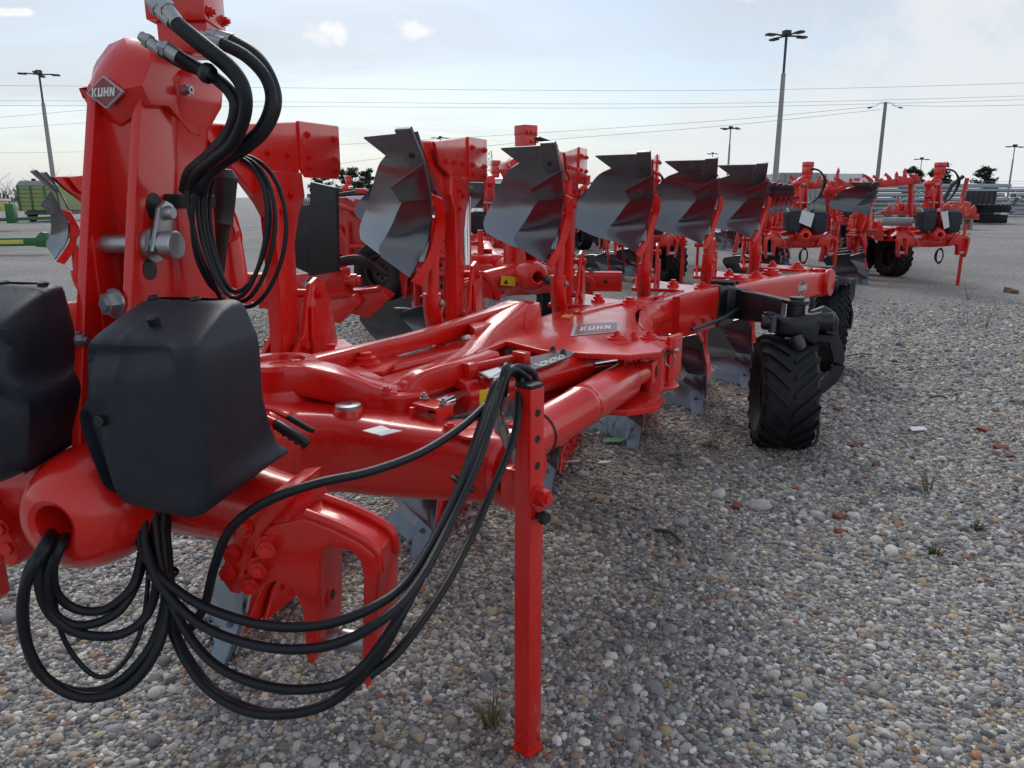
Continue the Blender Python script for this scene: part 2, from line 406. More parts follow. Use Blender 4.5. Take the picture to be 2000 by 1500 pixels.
def pebble_material():
    m = bpy.data.materials.new('pebble'); m.use_nodes = True; nt = m.node_tree; N = nt.nodes; L = nt.links; bs = N['Principled BSDF']
    a = N.new('ShaderNodeAttribute'); a.attribute_type = 'INSTANCER'; a.attribute_name = 'pcol'
    t = N.new('ShaderNodeTexCoord'); n = N.new('ShaderNodeTexNoise'); L.new(t.outputs['Object'], n.inputs['Vector']); n.inputs['Scale'].default_value = 2.2; n.inputs['Detail'].default_value = 5
    mr = N.new('ShaderNodeMapRange'); L.new(n.outputs[0], mr.inputs[0]); mr.inputs[1].default_value = .3; mr.inputs[2].default_value = .7; mr.inputs[3].default_value = .75; mr.inputs[4].default_value = 1.2
    mx = N.new('ShaderNodeMix'); mx.data_type = 'RGBA'; mx.blend_type = 'MULTIPLY'; mx.inputs['Factor'].default_value = 1; L.new(a.outputs['Color'], mx.inputs['A']); L.new(mr.outputs[0], mx.inputs['B'])
    L.new(mx.outputs['Result'], bs.inputs['Base Color']); bs.inputs['Roughness'].default_value = .7
    MATS['pebble'] = m
pebble_material()
def gravel():
    rng = np.random.default_rng(5)
    P_, S_, C_, T_ = [], [], [], []
    pal = np.array([1.17, 1.12, 1.04]) * np.array([(.15, .155, .17), (.22, .225, .235), (.29, .295, .305), (.36, .365, .37), (.46, .46, .45), (.58, .58, .565), (.33, .27, .20), (.40, .33, .23), (.27, .19, .13), (.30, .15, .10), (.09, .095, .105), (.24, .26, .29)])
    pw = np.array([.14, .15, .13, .12, .12, .07, .075, .045, .03, .012, .075, .05]); pw /= pw.sum()
    for d0, d1, cell, rm in ((.75, 3.1, .0136, .0074), (3.1, 5.6, .0178, .0088), (5.6, 12.0, .0290, .0112)):
        ys = np.arange(d0, d1, cell)
        for y in ys:
            w = y * .70 + .55
            xs = np.arange(-w, w, cell); n = len(xs)
            px = xs + rng.uniform(-.55, .55, n) * cell; py = y + rng.uniform(-.55, .55, n) * cell
            sz = rm * np.exp(rng.normal(0, .34, n)); big = rng.random(n) < .008; sz[big] *= rng.uniform(1.4, 2.2, big.sum())
            if d0 > 5: keep = rng.random(n) < np.clip((12.0 - y) / 4.0, 0, 1); px, py, sz = px[keep], py[keep], sz[keep]; n = len(px)
            pz = sz * rng.uniform(.05, .45, n) - .003
            P_.append(np.stack([px, py, pz], 1)); S_.append(sz)
            c = pal[rng.choice(len(pal), n, p=pw)] * rng.uniform(.8, 1.2, (n, 1)); C_.append(c); T_.append(rng.integers(0, 6, n))
    P_, S_, C_, T_ = np.concatenate(P_), np.concatenate(S_), np.concatenate(C_), np.concatenate(T_)
    # soil and old plant litter staining the stones in patches
    dirt = np.zeros(len(P_))
    pr = np.random.default_rng(9)
    spots = [(.9, 4.6, .55, .8), (1.45, 5.4, .5, .6), (.35, 3.8, .5, .5), (1.5, 4.5, .45, .5), (-.75, 1.72, .10, .8), (2.0, 6.4, .6, .5), (-.05, 1.92, .10, .7)] + [(pr.uniform(-3, 6), pr.uniform(2, 11), pr.uniform(.15, .6), pr.uniform(.15, .45)) for _ in range(45)]
    for sx, sy, sr, sa in spots:
        dd = ((P_[:, 0] - sx) ** 2 + (P_[:, 1] - sy) ** 2) / sr ** 2; dirt = np.maximum(dirt, sa * np.exp(-dd) * pr.uniform(.3, 1.2, len(P_)))
    dirt = np.clip(dirt, 0, .85)[:, None]; C_ = C_ * (1 - dirt) + dirt * np.array([(.085, .068, .05)])
    n = len(P_); me = bpy.data.meshes.new('gravel'); me.vertices.add(n); me.vertices.foreach_set('co', P_.astype(np.float32).ravel())
    def attr(nm, ty, data, key):
        a = me.attributes.new(nm, ty, 'POINT'); a.data.foreach_set(key, data.astype(np.float32).ravel() if ty != 'INT' else data.astype(np.int32))
    attr('pscale', 'FLOAT_VECTOR', np.stack([S_ * rng.uniform(.9, 1.45, n), S_, S_ * rng.uniform(.5, .85, n)], 1), 'vector')
    attr('prot', 'FLOAT_VECTOR', np.stack([rng.normal(0, .3, n), rng.normal(0, .3, n), rng.uniform(0, 6.28, n)], 1), 'vector')
    attr('pcol', 'FLOAT_COLOR', np.concatenate([C_, np.ones((n, 1))], 1), 'color'); attr('ptype', 'INT', T_, 'value')
    me.materials.append(MATS['pebble'])
    o = bpy.data.objects.new('gravel', me); COL.objects.link(o); tag(o, 'loose rounded grey and tan pebbles covering the yard', 'gravel', None, 'stuff')
    ng = bpy.data.node_groups.new('gravel_scatter', 'GeometryNodeTree'); N = ng.nodes; L = ng.links
    ng.interface.new_socket('Geometry', in_out='INPUT', socket_type='NodeSocketGeometry'); ng.interface.new_socket('Geometry', in_out='OUTPUT', socket_type='NodeSocketGeometry')
    gi = N.new('NodeGroupInput'); go = N.new('NodeGroupOutput'); jn = N.new('GeometryNodeJoinGeometry')
    def na(nm, ty):
        q = N.new('GeometryNodeInputNamedAttribute'); q.data_type = ty; q.inputs[0].default_value = nm; return next(s for s in q.outputs if s.enabled and s.name == 'Attribute')
    sc_, ro, ty = na('pscale', 'FLOAT_VECTOR'), na('prot', 'FLOAT_VECTOR'), na('ptype', 'INT')
    e2r = N.new('FunctionNodeEulerToRotation'); L.new(ro, e2r.inputs[0])
    for i in range(6):
        ico = N.new('GeometryNodeMeshIcoSphere'); ico.inputs['Radius'].default_value = 1; ico.inputs['Subdivisions'].default_value = 2
        nz = N.new('ShaderNodeTexNoise'); nz.noise_dimensions = '4D'; nz.inputs['Scale'].default_value = .55 if i < 4 else .9; nz.inputs['W'].default_value = i * 3.7; nz.inputs['Detail'].default_value = 1.5
        sb = N.new('ShaderNodeVectorMath'); sb.operation = 'SUBTRACT'; sb.inputs[1].default_value = (.5, .5, .5); L.new(nz.outputs['Color'], sb.inputs[0])
        ml = N.new('ShaderNodeVectorMath'); ml.operation = 'SCALE'; ml.inputs['Scale'].default_value = 1.3; L.new(sb.outputs[0], ml.inputs[0])
        sp = N.new('GeometryNodeSetPosition'); L.new(ico.outputs[0], sp.inputs[0]); L.new(ml.outputs[0], sp.inputs['Offset'])
        sm = N.new('GeometryNodeSetMaterial'); sm.inputs['Material'].default_value = MATS['pebble']; L.new(sp.outputs[0], sm.inputs[0])
        ss = N.new('GeometryNodeSetShadeSmooth'); L.new(sm.outputs[0], ss.inputs[0])
        cmp_ = N.new('FunctionNodeCompare'); cmp_.data_type = 'INT'; cmp_.operation = 'EQUAL'
        ii = [s for s in cmp_.inputs if s.enabled]; L.new(ty, ii[0]); ii[1].default_value = i
        ip = N.new('GeometryNodeInstanceOnPoints'); L.new(gi.outputs[0], ip.inputs['Points']); L.new(cmp_.outputs[0], ip.inputs['Selection']); L.new(ss.outputs[0], ip.inputs['Instance']); L.new(e2r.outputs[0], ip.inputs['Rotation']); L.new(sc_, ip.inputs['Scale'])
        L.new(ip.outputs[0], jn.inputs[0])
    L.new(jn.outputs[0], go.inputs[0])
    md = o.modifiers.new('scatter', 'NODES'); md.node_group = ng
    print('pebbles', n)
gravel()

# ------------------------------------------------------------------ ploughs
# plough frame: x across (to the plough's left), y rearward from the headstock, z up
ZS = 1.8                                   # height of the upper points above the lower ones
def catgrid(ctrl, nu, nv):
    """Smooth grid through a small control grid (rows of points)."""
    rows = [spline(r, nu) for r in ctrl]
    cols = [spline([r[j] for r in rows], nv) for j in range(len(rows[0]))]
    return [[cols[j][i] for j in range(len(cols))] for i in range(len(cols[0]))]
def body_parts(up):
    """One plough body, point at the origin; the upper body is the lower one turned over."""
    T = (lambda p: (p[0], p[1], ZS - p[2])) if up else (lambda p: tuple(p))
    def yz(poly, x0, x1, bev=0.003, seg=1): 
        b = MB(); b.prism([T((x0, y, z)) for y, z in poly], (x1 - x0, 0, 0), bev, seg); return b
    def poly3(pts, vec, bev=0.002):
        b = MB(); q = T(vec) ; v = (vec[0], vec[1], -vec[2] if up else vec[2])
        b.prism([T(p) for p in pts], v, bev, 1); return b
    def hexes(pts, ax, r=0.011):
        b = MB()
        for p in pts: b.hexbolt(T(p), ax, r, 0.009, True, 0.004).nxt()
        return b
    # leg with frog
    leg = yz([(.41, .16), (.70, .16), (.715, .25), (.66, .31), (.61, .42), (.60, .92), (.47, .92), (.475, .42), (.47, .32), (.40, .24)], -.022, .034, 0.006, 2)
    leg.prism([T((-.028, y, z)) for y, z in [(.10, .03), (.30, .02), (.60, .10), (.66, .16), (.66, .23), (.46, .29), (.32, .18), (.20, .11)]], (.030, 0, 0), .003, 1)
    root = leg.obj('plough_body', 'red')
    # mouldboard
    C = [[(.012, .060, .050), (-.12, .195, .060), (-.235, .315, .072)],
         [(.012, .140, .165), (-.15, .320, .160), (-.345, .500, .118)],
         [(.010, .185, .290), (-.195, .400, .275), (-.425, .610, .215)],
         [(.006, .165, .410), (-.240, .415, .395), (-.500, .690, .325)],
         [(.000, .090, .510), (-.262, .355, .520), (-.555, .690, .440)]]
    g = catgrid(C, 10, 7)
    # round the free wing corner and ease the lower edge
    def trim(g, k, v0):
        o = []; n = len(g)
        for i, r in enumerate(g):
            v = i / (n - 1); um = 1 - k * max(0, (v - v0) / (1 - v0)) ** 2.2 - .06 * max(0, (.18 - v) / .18) ** 2; m = len(r); q = []
            for j in range(m):
                t = um * j; a = min(int(t), m - 2); f = t - a; q.append(tuple(Vector(r[a]).lerp(Vector(r[a + 1]), f)))
            o.append(q)
        return o
    g = trim(g, .09, .85)
    b = MB(); b.sheet([[T(p) for p in r] for r in g], 0.009 if up else -0.009); b.obj('mouldboard', 'steel', root, 50)
    # share, its point and their bolts
    b = poly3([(.012, .02, .004), (-.335, .33, -.004), (-.345, .345, .0), (-.225, .325, .085), (.012, .085, .075)], (.008, .010, -.004)); b.obj('share', 'share', root)
    pt = poly3([(.026, -.055, -.012), (-.055, -.010, -.012), (-.075, .14, .085), (-.06, .19, .125), (.03, .10, .125), (.03, .06, .085)], (-.004, -.018, .012), .003)
    pt.obj('share_point', 'share', root)
    hexes([(-.02, .035, .045), (-.025, .075, .088)], (0.4, -.8, .45 if not up else -.45), .010).objs('bolt', 'darksteel', root)
    # landside and its heel
    yz([(.20, .03), (.685, -.02), (.685, .165), (.43, .165), (.28, .12)], .016, .031).obj('landside', 'red', root)
    yz([(.69, -.025), (1.035, -.035), (1.035, .15), (1.00, .178), (.73, .178), (.69, .150)], .024, .040).obj('landside_heel', 'red', root)
    hexes([(.041, .75, z) for z in (.02, .10, .14)] + [(.041, .98, z) for z in (.02, .10, .14)] + [(.032, y, .10) for y in (.34, .46, .60)], (1, 0, 0), .010).objs('bolt', 'red', root)
    hexes([(.036, y, z) for y, z in ((.53, .30), (.60, .24), (.52, .22))], (1, 0, 0), .012).objs('bolt', 'red', root)
    # bracket cheeks that hold the leg on its pivot plate
    ck = [(.42, .86), (.86, .86), (.84, .78), (.80, .64), (.755, .575), (.70, .555), (.645, .575), (.61, .64), (.57, .76), (.47, .83)]
    for x in (-.072, .052): yz(ck, x, x + .018, .004, 2).obj('bracket_cheek', 'red', root)
    b = MB()
    for y, z in ((.70, .62), (.56, .80)): b.cyl(T((-.09, y, z)), T((.088, y, z)), .017, 12).nxt()
    b.objs('pivot_pin', 'red', root)
    hexes([(.072, .70, .62), (.072, .56, .80)], (1, 0, 0), .018).objs('bolt', 'red', root)
    yz([(.60, .84), (.66, .84), (.64, .66), (.615, .66)], .072, .088, .003).obj('cheek_rib', 'red', root)
    # pivot plate out to the beam
    b = MB(); b.prism([T((x, y, .836)) for x, y in [(-.09, .42), (-.08, .86), (.08, .90), (.22, .72), (.46, .60), (.47, .36), (.34, .28), (.14, .40)]], (0, 0, -.022 if up else .022), .004, 1); b.obj('pivot_plate', 'red', root)
    b = MB()
    for x, y, r in ((.37, .44, .055), (.18, .56, .04)):
        s = -1 if not up else 1
        b.lathe([(r, 0), (r, .012), (r*.72, .016), (r*.72, .030), (r*.42, .032), (r*.42, .046), (0, .046)], T((x, y, .836)), (0, 0, s), 18).nxt()
    b.objs('pivot_cap', 'red', root)
    # skimmer on its strut
    S = [[(.042, .030, .135), (-.045, .070, .178), (-.128, .112, .222)],
         [(.040, .105, .250), (-.030, .125, .262), (-.102, .140, .268)],
         [(.022, .150, .350), (-.070, .180, .350), (-.168, .205, .360)],
         [(-.005, .140, .460), (-.100, .190, .440), (-.225, .240, .430)],
         [(-.050, .070, .575), (-.140, .140, .540), (-.265, .225, .485)]]
    sg = trim(catgrid(S[1:], 8, 8), .16, .8)
    b = MB(); b.sheet([[T(p) for p in r] for r in sg], 0.007 if up else -0.007); b.obj('skimmer_mouldboard', 'steel', root, 50)
    b = poly3([(.044, .012, .120), (-.132, .095, .212), (-.100, .118, .272), (.044, .086, .262)], (.003, .006, 0)); b.obj('skimmer_tip', 'steel', root)
    fr = [(.050, .080, .235), (.046, .125, .300), (.034, .160, .360), (.008, .155, .460), (-.028, .095, .555), (-.045, .070, .590)]
    b = MB(); rows = []
    for i, (x, y, z) in enumerate(spline(fr, 4)):
        rows.append([T((x, y, z)), T((x + .030 - .012 * i / 20, y + .045, z + .02))])
    b.sheet(rows, 0.014); b.obj('skimmer_frame', 'red', root)
    b = MB(); b.tube([T(p) for p in [(.02, .185, .33), (.012, .20, .46), (.004, .195, .70)]], .028, 12, 3); b.obj('skimmer_strut', 'red', root)
    b = MB(); b.tube([T(p) for p in [(.004, .195, .655), (.003, .20, .72), (.0, .245, .80), (.0, .33, .875)]], [.040, .040, .042, .046], 14, 4); b.obj('strut_sleeve', 'red', root)
    hexes([(.045, .20, .70)], (1, 0, 0), .013).objs('bolt', 'zinc', root)
    return root

def tyre_meshes(r, w, lug=True):
    """Tyre and rim on the x axis, centre at the origin."""
    b = MB(); h = w / 2; ri = r * 0.54
    b.lathe([(ri, -h*.62), (ri+.02, -h*.78), (r*.74, -h), (r*.90, -h*.97), (r*.975, -h*.84), (r*.985, -h*.4), (r*.99, 0), (r*.985, h*.4), (r*.975, h*.84), (r*.90, h*.97), (r*.74, h), (ri+.02, h*.78), (ri, h*.62)], (0, 0, 0), (1, 0, 0), 48)
    n = 20 if lug else 34
    for i in range(n):
        for s in (-1, 1):
            q = []
            for k in range(5):
                t = k / 4
                x = s * (0.015 + t * (h * 1.0 - 0.015)); a = (i + (0.5 if s > 0 else 0)) * 2 * math.pi / n + (t * .42 if lug else (.14 if k % 2 else 0))
                rr = r * .985 - (0.02 if k == 4 else 0.0)
                q.append((x, a, rr))
            ww = .5 * 2 * math.pi / n * (.40 if lug else .62) ; ht = r * (.055 if lug else .02)
            vs = []; fs = []
            for x, a, rr in q:
                for da, dr in ((-ww, -.015), (-ww * .75, ht), (ww * .75, ht), (ww, -.015)):
                    vs.append((x, (rr + dr) * math.sin(a + da), (rr + dr) * math.cos(a + da)))
            for k in range(4):
                for j in range(3): fs.append((k*4+j, k*4+j+1, k*4+j+5, k*4+j+4))
            fs += [(0, 1, 2, 3), (19, 18, 17, 16)]
            b.add(vs, fs)
    m = MB()
    m.lathe([(0, .03), (.045, .03), (.05, .0), (ri*.55, -.02), (ri*.9, -.015), (ri*.96, -h*.5), (ri+.012, -h*.66), (ri+.012, -h*.70), (ri*.93, -h*.66)], (0, 0, 0), (1, 0, 0), 36)
    m.lathe([(ri*.9, -.015), (ri*.96, h*.5), (ri+.012, h*.66), (ri+.012, h*.70), (ri*.93, h*.66)], (0, 0, 0), (1, 0, 0), 36)
    for j in range(6):
        a = R(60 * j); m.hexbolt((.0, ri*.42*math.sin(a), ri*.42*math.cos(a)), (-1, 0, 0), .013, .02)
    return b, m

TIP = lambda k: (-.29 + .408 * k, .70 + .885 * k)
def hose(parent, pts, r=.0115, name='hose', m='hose', sm=8, n=10):
    b = MB(); b.tube(pts, r, n, sm); return b.obj(name, m, parent, 60)

P = empty('reversible_plough', (-0.85, 1.60, 0), R(-12.5))
tag(P, 'large red reversible plough with black plastic covers and hanging hoses in the foreground', 'plough', 'red ploughs on the gravel yard')

# --- headstock mast ------------------------------------------------
b = MB()
side = [(.10, 1.78), (.04, 1.55), (-.005, 1.36), (-.06, 1.12), (-.09, .98), (.16, .98), (.15, 1.36), (.24, 1.80)]
for x in (.048, -.062): b.plate(side, 'x', x, x + .022, .004)
b.plate([(-.05, 1.0), (.05, 1.0), (.05, 1.78), (-.05, 1.78)], 'y', .108, .122)
b.plate([(-.048, 1.08), (-.036, 1.08), (-.036, 1.47), (-.048, 1.47)], 'y', .03, .10, .003)
mast = b.obj('headstock_mast', 'red', P)
# tower behind the plates
def rrect(hx, y0, y1, z, r=.03, n=4):
    o = []
    for cx, cy2, t0 in ((hx - r, y1 - r, 0), (-hx + r, y1 - r, 90), (-hx + r, y0 + r, 180), (hx - r, y0 + r, 270)):
        for k in range(n + 1):
            t = R(t0 + 90 * k / n); o.append((cx + r * math.cos(t), cy2 + r * math.sin(t), z))
    return o
b = MB(); b.loft([rrect(.092, .13, .29, 1.0), rrect(.092, .13, .29, 1.30), rrect(.090, .135, .30, 1.535)]); b.loft([rrect(.080, .15, .30, 1.52), rrect(.078, .17, .30, 1.62), rrect(.082, .18, .32, 1.70), rrect(.096, .18, .36, 1.755), rrect(.098, .18, .37, 1.80), rrect(.085, .19, .35, 1.82)])
b.obj('tower_housing', 'red', P, 40)
b = MB(); b.loft([rrect(.0935, .128, .302, 1.525), rrect(.0945, .127, .303, 1.530), rrect(.0945, .127, .303, 1.552), rrect(.090, .132, .298, 1.556)]); b.obj('rubber_trim', 'rubber', P)
# cap with the maker's badge
capx = .084
def cap_ring(x, k):
    d = .030 * (1 - k) ** 2; v = .040 * k; t = max(0, -x / .084); f = .022 + .022 * t; d += .026 * t * t
    return [(x, y, z) for y, z in ((.078 + f, 1.735 - v), (.056 + f, 1.770 - .3*v), (.064 + f, 1.808 - d), (.092 + f, 1.846 - d), (.15, 1.876 - d), (.22, 1.884 - d), (.262, 1.868 - d), (.268, 1.80), (.268, 1.685), (.225, 1.690), (.16, 1.738), (.12 + f, 1.738 - v))]
b = MB(); b.loft([cap_ring(-.084, 0), cap_ring(-.075, .12), cap_ring(-.040, .55), cap_ring(0.0, 1.0), cap_ring(.038, .55), cap_ring(.076, .10), cap_ring(.084, 0)], True, .005)
cap = b.obj('mast_cap', 'red', P, 40)
emblem(cap, (0.0, .0735, 1.758), (1, -.10, 0), (0, .04, 1), .096, .064, name='badge')
b = MB()
b.cyl((.092, .20, 1.775), (.106, .20, 1.775), .011, 14); b.lathe([(.006, .0), (.009, .004), (.009, .010), (.004, .010)], (.104, .20, 1.775), (1, 0, 0), 12)
b.obj('bolt', 'zinc', cap)
# top link pin with its lever, slot and hole
pc = (0.075, 0.068, 1.451); lv = (0.075, 0.098, 1.517); ho = (0.071, 0.058, 1.4); pl = (-0.02, 0.059, 1.465)
b = MB(); b.cyl((-.095, pc[1], pc[2]), (.085, pc[1], pc[2]), .021, 20, .002)
b.lathe([(0, 0), (.036, 0), (.036, .012), (.021, .013), (.021, .034), (.030, .035), (.030, .060), (.027, .063), (0, .063)], (.072, pc[1], pc[2]), (1, 0, 0), 24)
b.obj('top_link_pin', 'zinc', mast)
b = MB(); d = Vector((0, lv[1] - pc[1], lv[2] - pc[2]))
b.prism([(.086, pc[1] + dy, pc[2] + dz) for dy, dz in ((-.028, -.012), (.024, -.018), (d.y + .022, d.z - .01), (d.y + .024, d.z + .016), (d.y, d.z + .026), (d.y - .022, d.z + .012))], (.012, 0, 0), .004)
b.cyl((.090, lv[1], lv[2]), (.112, lv[1], lv[2]), .015, 16, .003); b.obj('pin_lever', 'zinc', mast)
b = MB(); b.lathe([(.022, 0), (.022, .0015), (0, .0015)], (.0702, ho[1], ho[2]), (1, 0, 0), 24).nxt()
b.prism([(.0702, lv[1] + .026 * math.cos(R(a)) - .004, lv[2] + .012 + .030 * math.sin(R(a))) for a in range(0, 360, 20)], (.0016, 0, 0)); b.objs('plate_hole', 'black', mast)
b = MB(); b.hexbolt((.0, .0, 0), (1, 0, 0), .012, .012); bz = b.obj('bolt', 'zinc', mast); bz.location = (-.047, -.03, 1.26)
b = MB(); b.hexbolt((.0, .0, 0), (-.3, -1, 0), .022, .02); bz = b.obj('lock_nut', 'zinc', mast); bz.location = (.03, -.005, 1.335)

# --- hydraulic block above the cap ----------------------------------
b = MB(); rzb = R(14)
b.box((.10, .24, 1.885), (.105, .11, .07), rzb, .004)
b.box((.095, .235, 1.975), (.125, .13, .13), rzb, .005)
b.box((.10, .24, 2.075), (.135, .14, .085), rzb, .006)
blk = b.obj('hydraulic_block', 'red', P)
b = MB(); rm = Matrix.Rotation(rzb, 3, 'Z')
for u_, v_ in ((-.045, -.045), (.045, -.045), (-.045, .02), (.045, .02)): b.hexbolt(Vector((.095, .235, 1.975)) + rm @ Vector((.0635, u_, v_)), tuple(rm @ Vector((1, 0, 0))), .009, .008).nxt()
for u_ in (-.04, .0, .04): b.hexbolt(Vector((.10, .24, 2.06)) + rm @ Vector((u_, -.071, .0)), tuple(rm @ Vector((0, -1, 0))), .012, .010).nxt()
b.objs('block_bolt', 'red', blk)
b = MB()
for x, z in ((.125, 1.99), (.165, 1.99), (.13, 2.06)): b.cyl((x, .155, z), (x, .178, z), .014, 14, .003).nxt()
b.objs('plug', 'red', blk)
def fitting(a, bb, r=.014):
    A, B = Vector(a), Vector(bb); d = (B - A); m = MB()
    m.tube([A, A + d * .22], r * .8, 12); m.lathe([(r*1.15, 0), (r*1.15, d.length*.2), (r*.85, d.length*.2)], A + d * .22, d, 6)
    m.tube([A + d * .40, A + d * .95, B], [r * .95, r, r*.98], 12)
    return m.obj('hose_fitting', 'zinc', P)
hoses_top = [
 ([(0.135, 0.06, 1.922), (0.18, 0.05, 1.883), (0.253, 0.04, 1.829), (0.299, 0.04, 1.794), (0.328, 0.04, 1.759), (0.325, 0.05, 1.714), (0.281, 0.07, 1.664), (0.213, 0.09, 1.628), (0.161, 0.1, 1.601), (0.128, 0.12, 1.563)], .0125),
 ([(0.175, 0.04, 1.916), (0.203, 0.03, 1.878), (0.277, 0.02, 1.825), (0.324, 0.02, 1.787), (0.348, 0.02, 1.747), (0.338, 0.03, 1.702), (0.295, 0.05, 1.652), (0.238, 0.07, 1.623), (0.183, 0.09, 1.596), (0.15, 0.11, 1.563)], .0125),
 ([(0.115, 0.05, 1.856), (0.153, 0.05, 1.829), (0.196, 0.05, 1.805), (0.235, 0.06, 1.788), (0.275, 0.06, 1.768), (0.3, 0.06, 1.734), (0.28, 0.07, 1.683), (0.216, 0.09, 1.636), (0.169, 0.1, 1.606), (0.128, 0.13, 1.563)], .0112),
 ([(0.169, 0.03, 1.834), (0.203, 0.03, 1.814), (0.228, 0.05, 1.796), (0.263, 0.05, 1.778), (0.299, 0.05, 1.747), (0.309, 0.05, 1.71), (0.267, 0.07, 1.659), (0.208, 0.09, 1.626), (0.169, 0.1, 1.591), (0.145, 0.12, 1.563)], .0125),
 ([(0.178, 0.14, 1.868), (0.236, 0.13, 1.853), (0.297, 0.12, 1.824), (0.342, 0.11, 1.782), (0.357, 0.1, 1.733), (0.333, 0.09, 1.679), (0.275, 0.09, 1.643), (0.22, 0.09, 1.618), (0.184, 0.1, 1.591), (0.164, 0.11, 1.56)], .0125),
 ([(0.193, 0.16, 1.877), (0.245, 0.15, 1.864), (0.306, 0.14, 1.829), (0.344, 0.13, 1.78), (0.355, 0.12, 1.73), (0.33, 0.11, 1.678), (0.281, 0.1, 1.64), (0.231, 0.1, 1.614), (0.195, 0.1, 1.586), (0.176, 0.11, 1.557)], .0125)]
for pts, r in hoses_top:
    hose(P, pts[1:], r); fitting(pts[0], Vector(pts[1]) + (Vector(pts[2]) - Vector(pts[1])) * .12, r * 1.12)
b = MB(); q = Vector((0.266, 0.03, 1.78)); b.lathe([(.017, -.010), (.020, 0), (.017, .010)], q, (.8, 0, -.5), 12); b.obj('hose_clamp', 'black', P)
# coiled electric cable hanging on the tower
cc = Vector((0.248, 0.1, 1.486))
for i, (dx, dz, rx, rz_, ph) in enumerate(((0, 0, .078, .145, 0), (.006, -.004, .083, .150, .2), (-.004, .006, .074, .140, .4), (.012, -.01, .088, .158, .6))):
    pts = [(cc.x + dx + rx * math.cos(t) + .010 * math.sin(2*t + ph), cc.y + .010 * i + .012 * math.sin(t), cc.z + dz + rz_ * math.sin(t)) for t in np.linspace(ph, ph + 2 * math.pi, 26)]
    hose(P, pts, .0048, 'cable_coil', 'hose', 3, 8)
hose(P, [(0.162, 0.08, 1.563), (0.165, 0.08, 1.513), (0.173, 0.09, 1.428), (0.187, 0.11, 1.361), (0.194, 0.13, 1.314)], .0055, 'cable')
hose(P, [(0.179, 0.08, 1.557), (0.168, 0.08, 1.503), (0.163, 0.09, 1.428), (0.173, 0.11, 1.369), (0.187, 0.13, 1.342)], .0055, 'cable')
# black grip and red drilled bar behind the tower
b = MB(); b.tube([(0.036, 0.42, 1.618), (0.034, 0.42, 1.599), (0.023, 0.42, 1.53), (0.017, 0.42, 1.498), (0.014, 0.42, 1.489), (0.011, 0.42, 1.473), (0.001, 0.42, 1.401), (-0.013, 0.42, 1.321)], [.022, .034, .031, .029, .034, .024, .018, .014], 14)
b.obj('grip_sleeve', 'black', P)
b = MB(); b.tube([(-0.032, 0.52, 1.496), (-0.024, 0.52, 1.421), (-0.018, 0.52, 1.324), (-0.015, 0.52, 1.254)], [.022, .030, .032, .032], 14); bar_ = b.obj('drilled_bar', 'red', P)
b = MB()
for py in (470, 500, 530): pass
b.lathe([(.0, .0), (.030, 0), (.030, .02), (0, .02)], (-0.008, 0.49, 1.461), (0, -1, 0), 18); b.obj('eye_bolt', 'red', bar_)

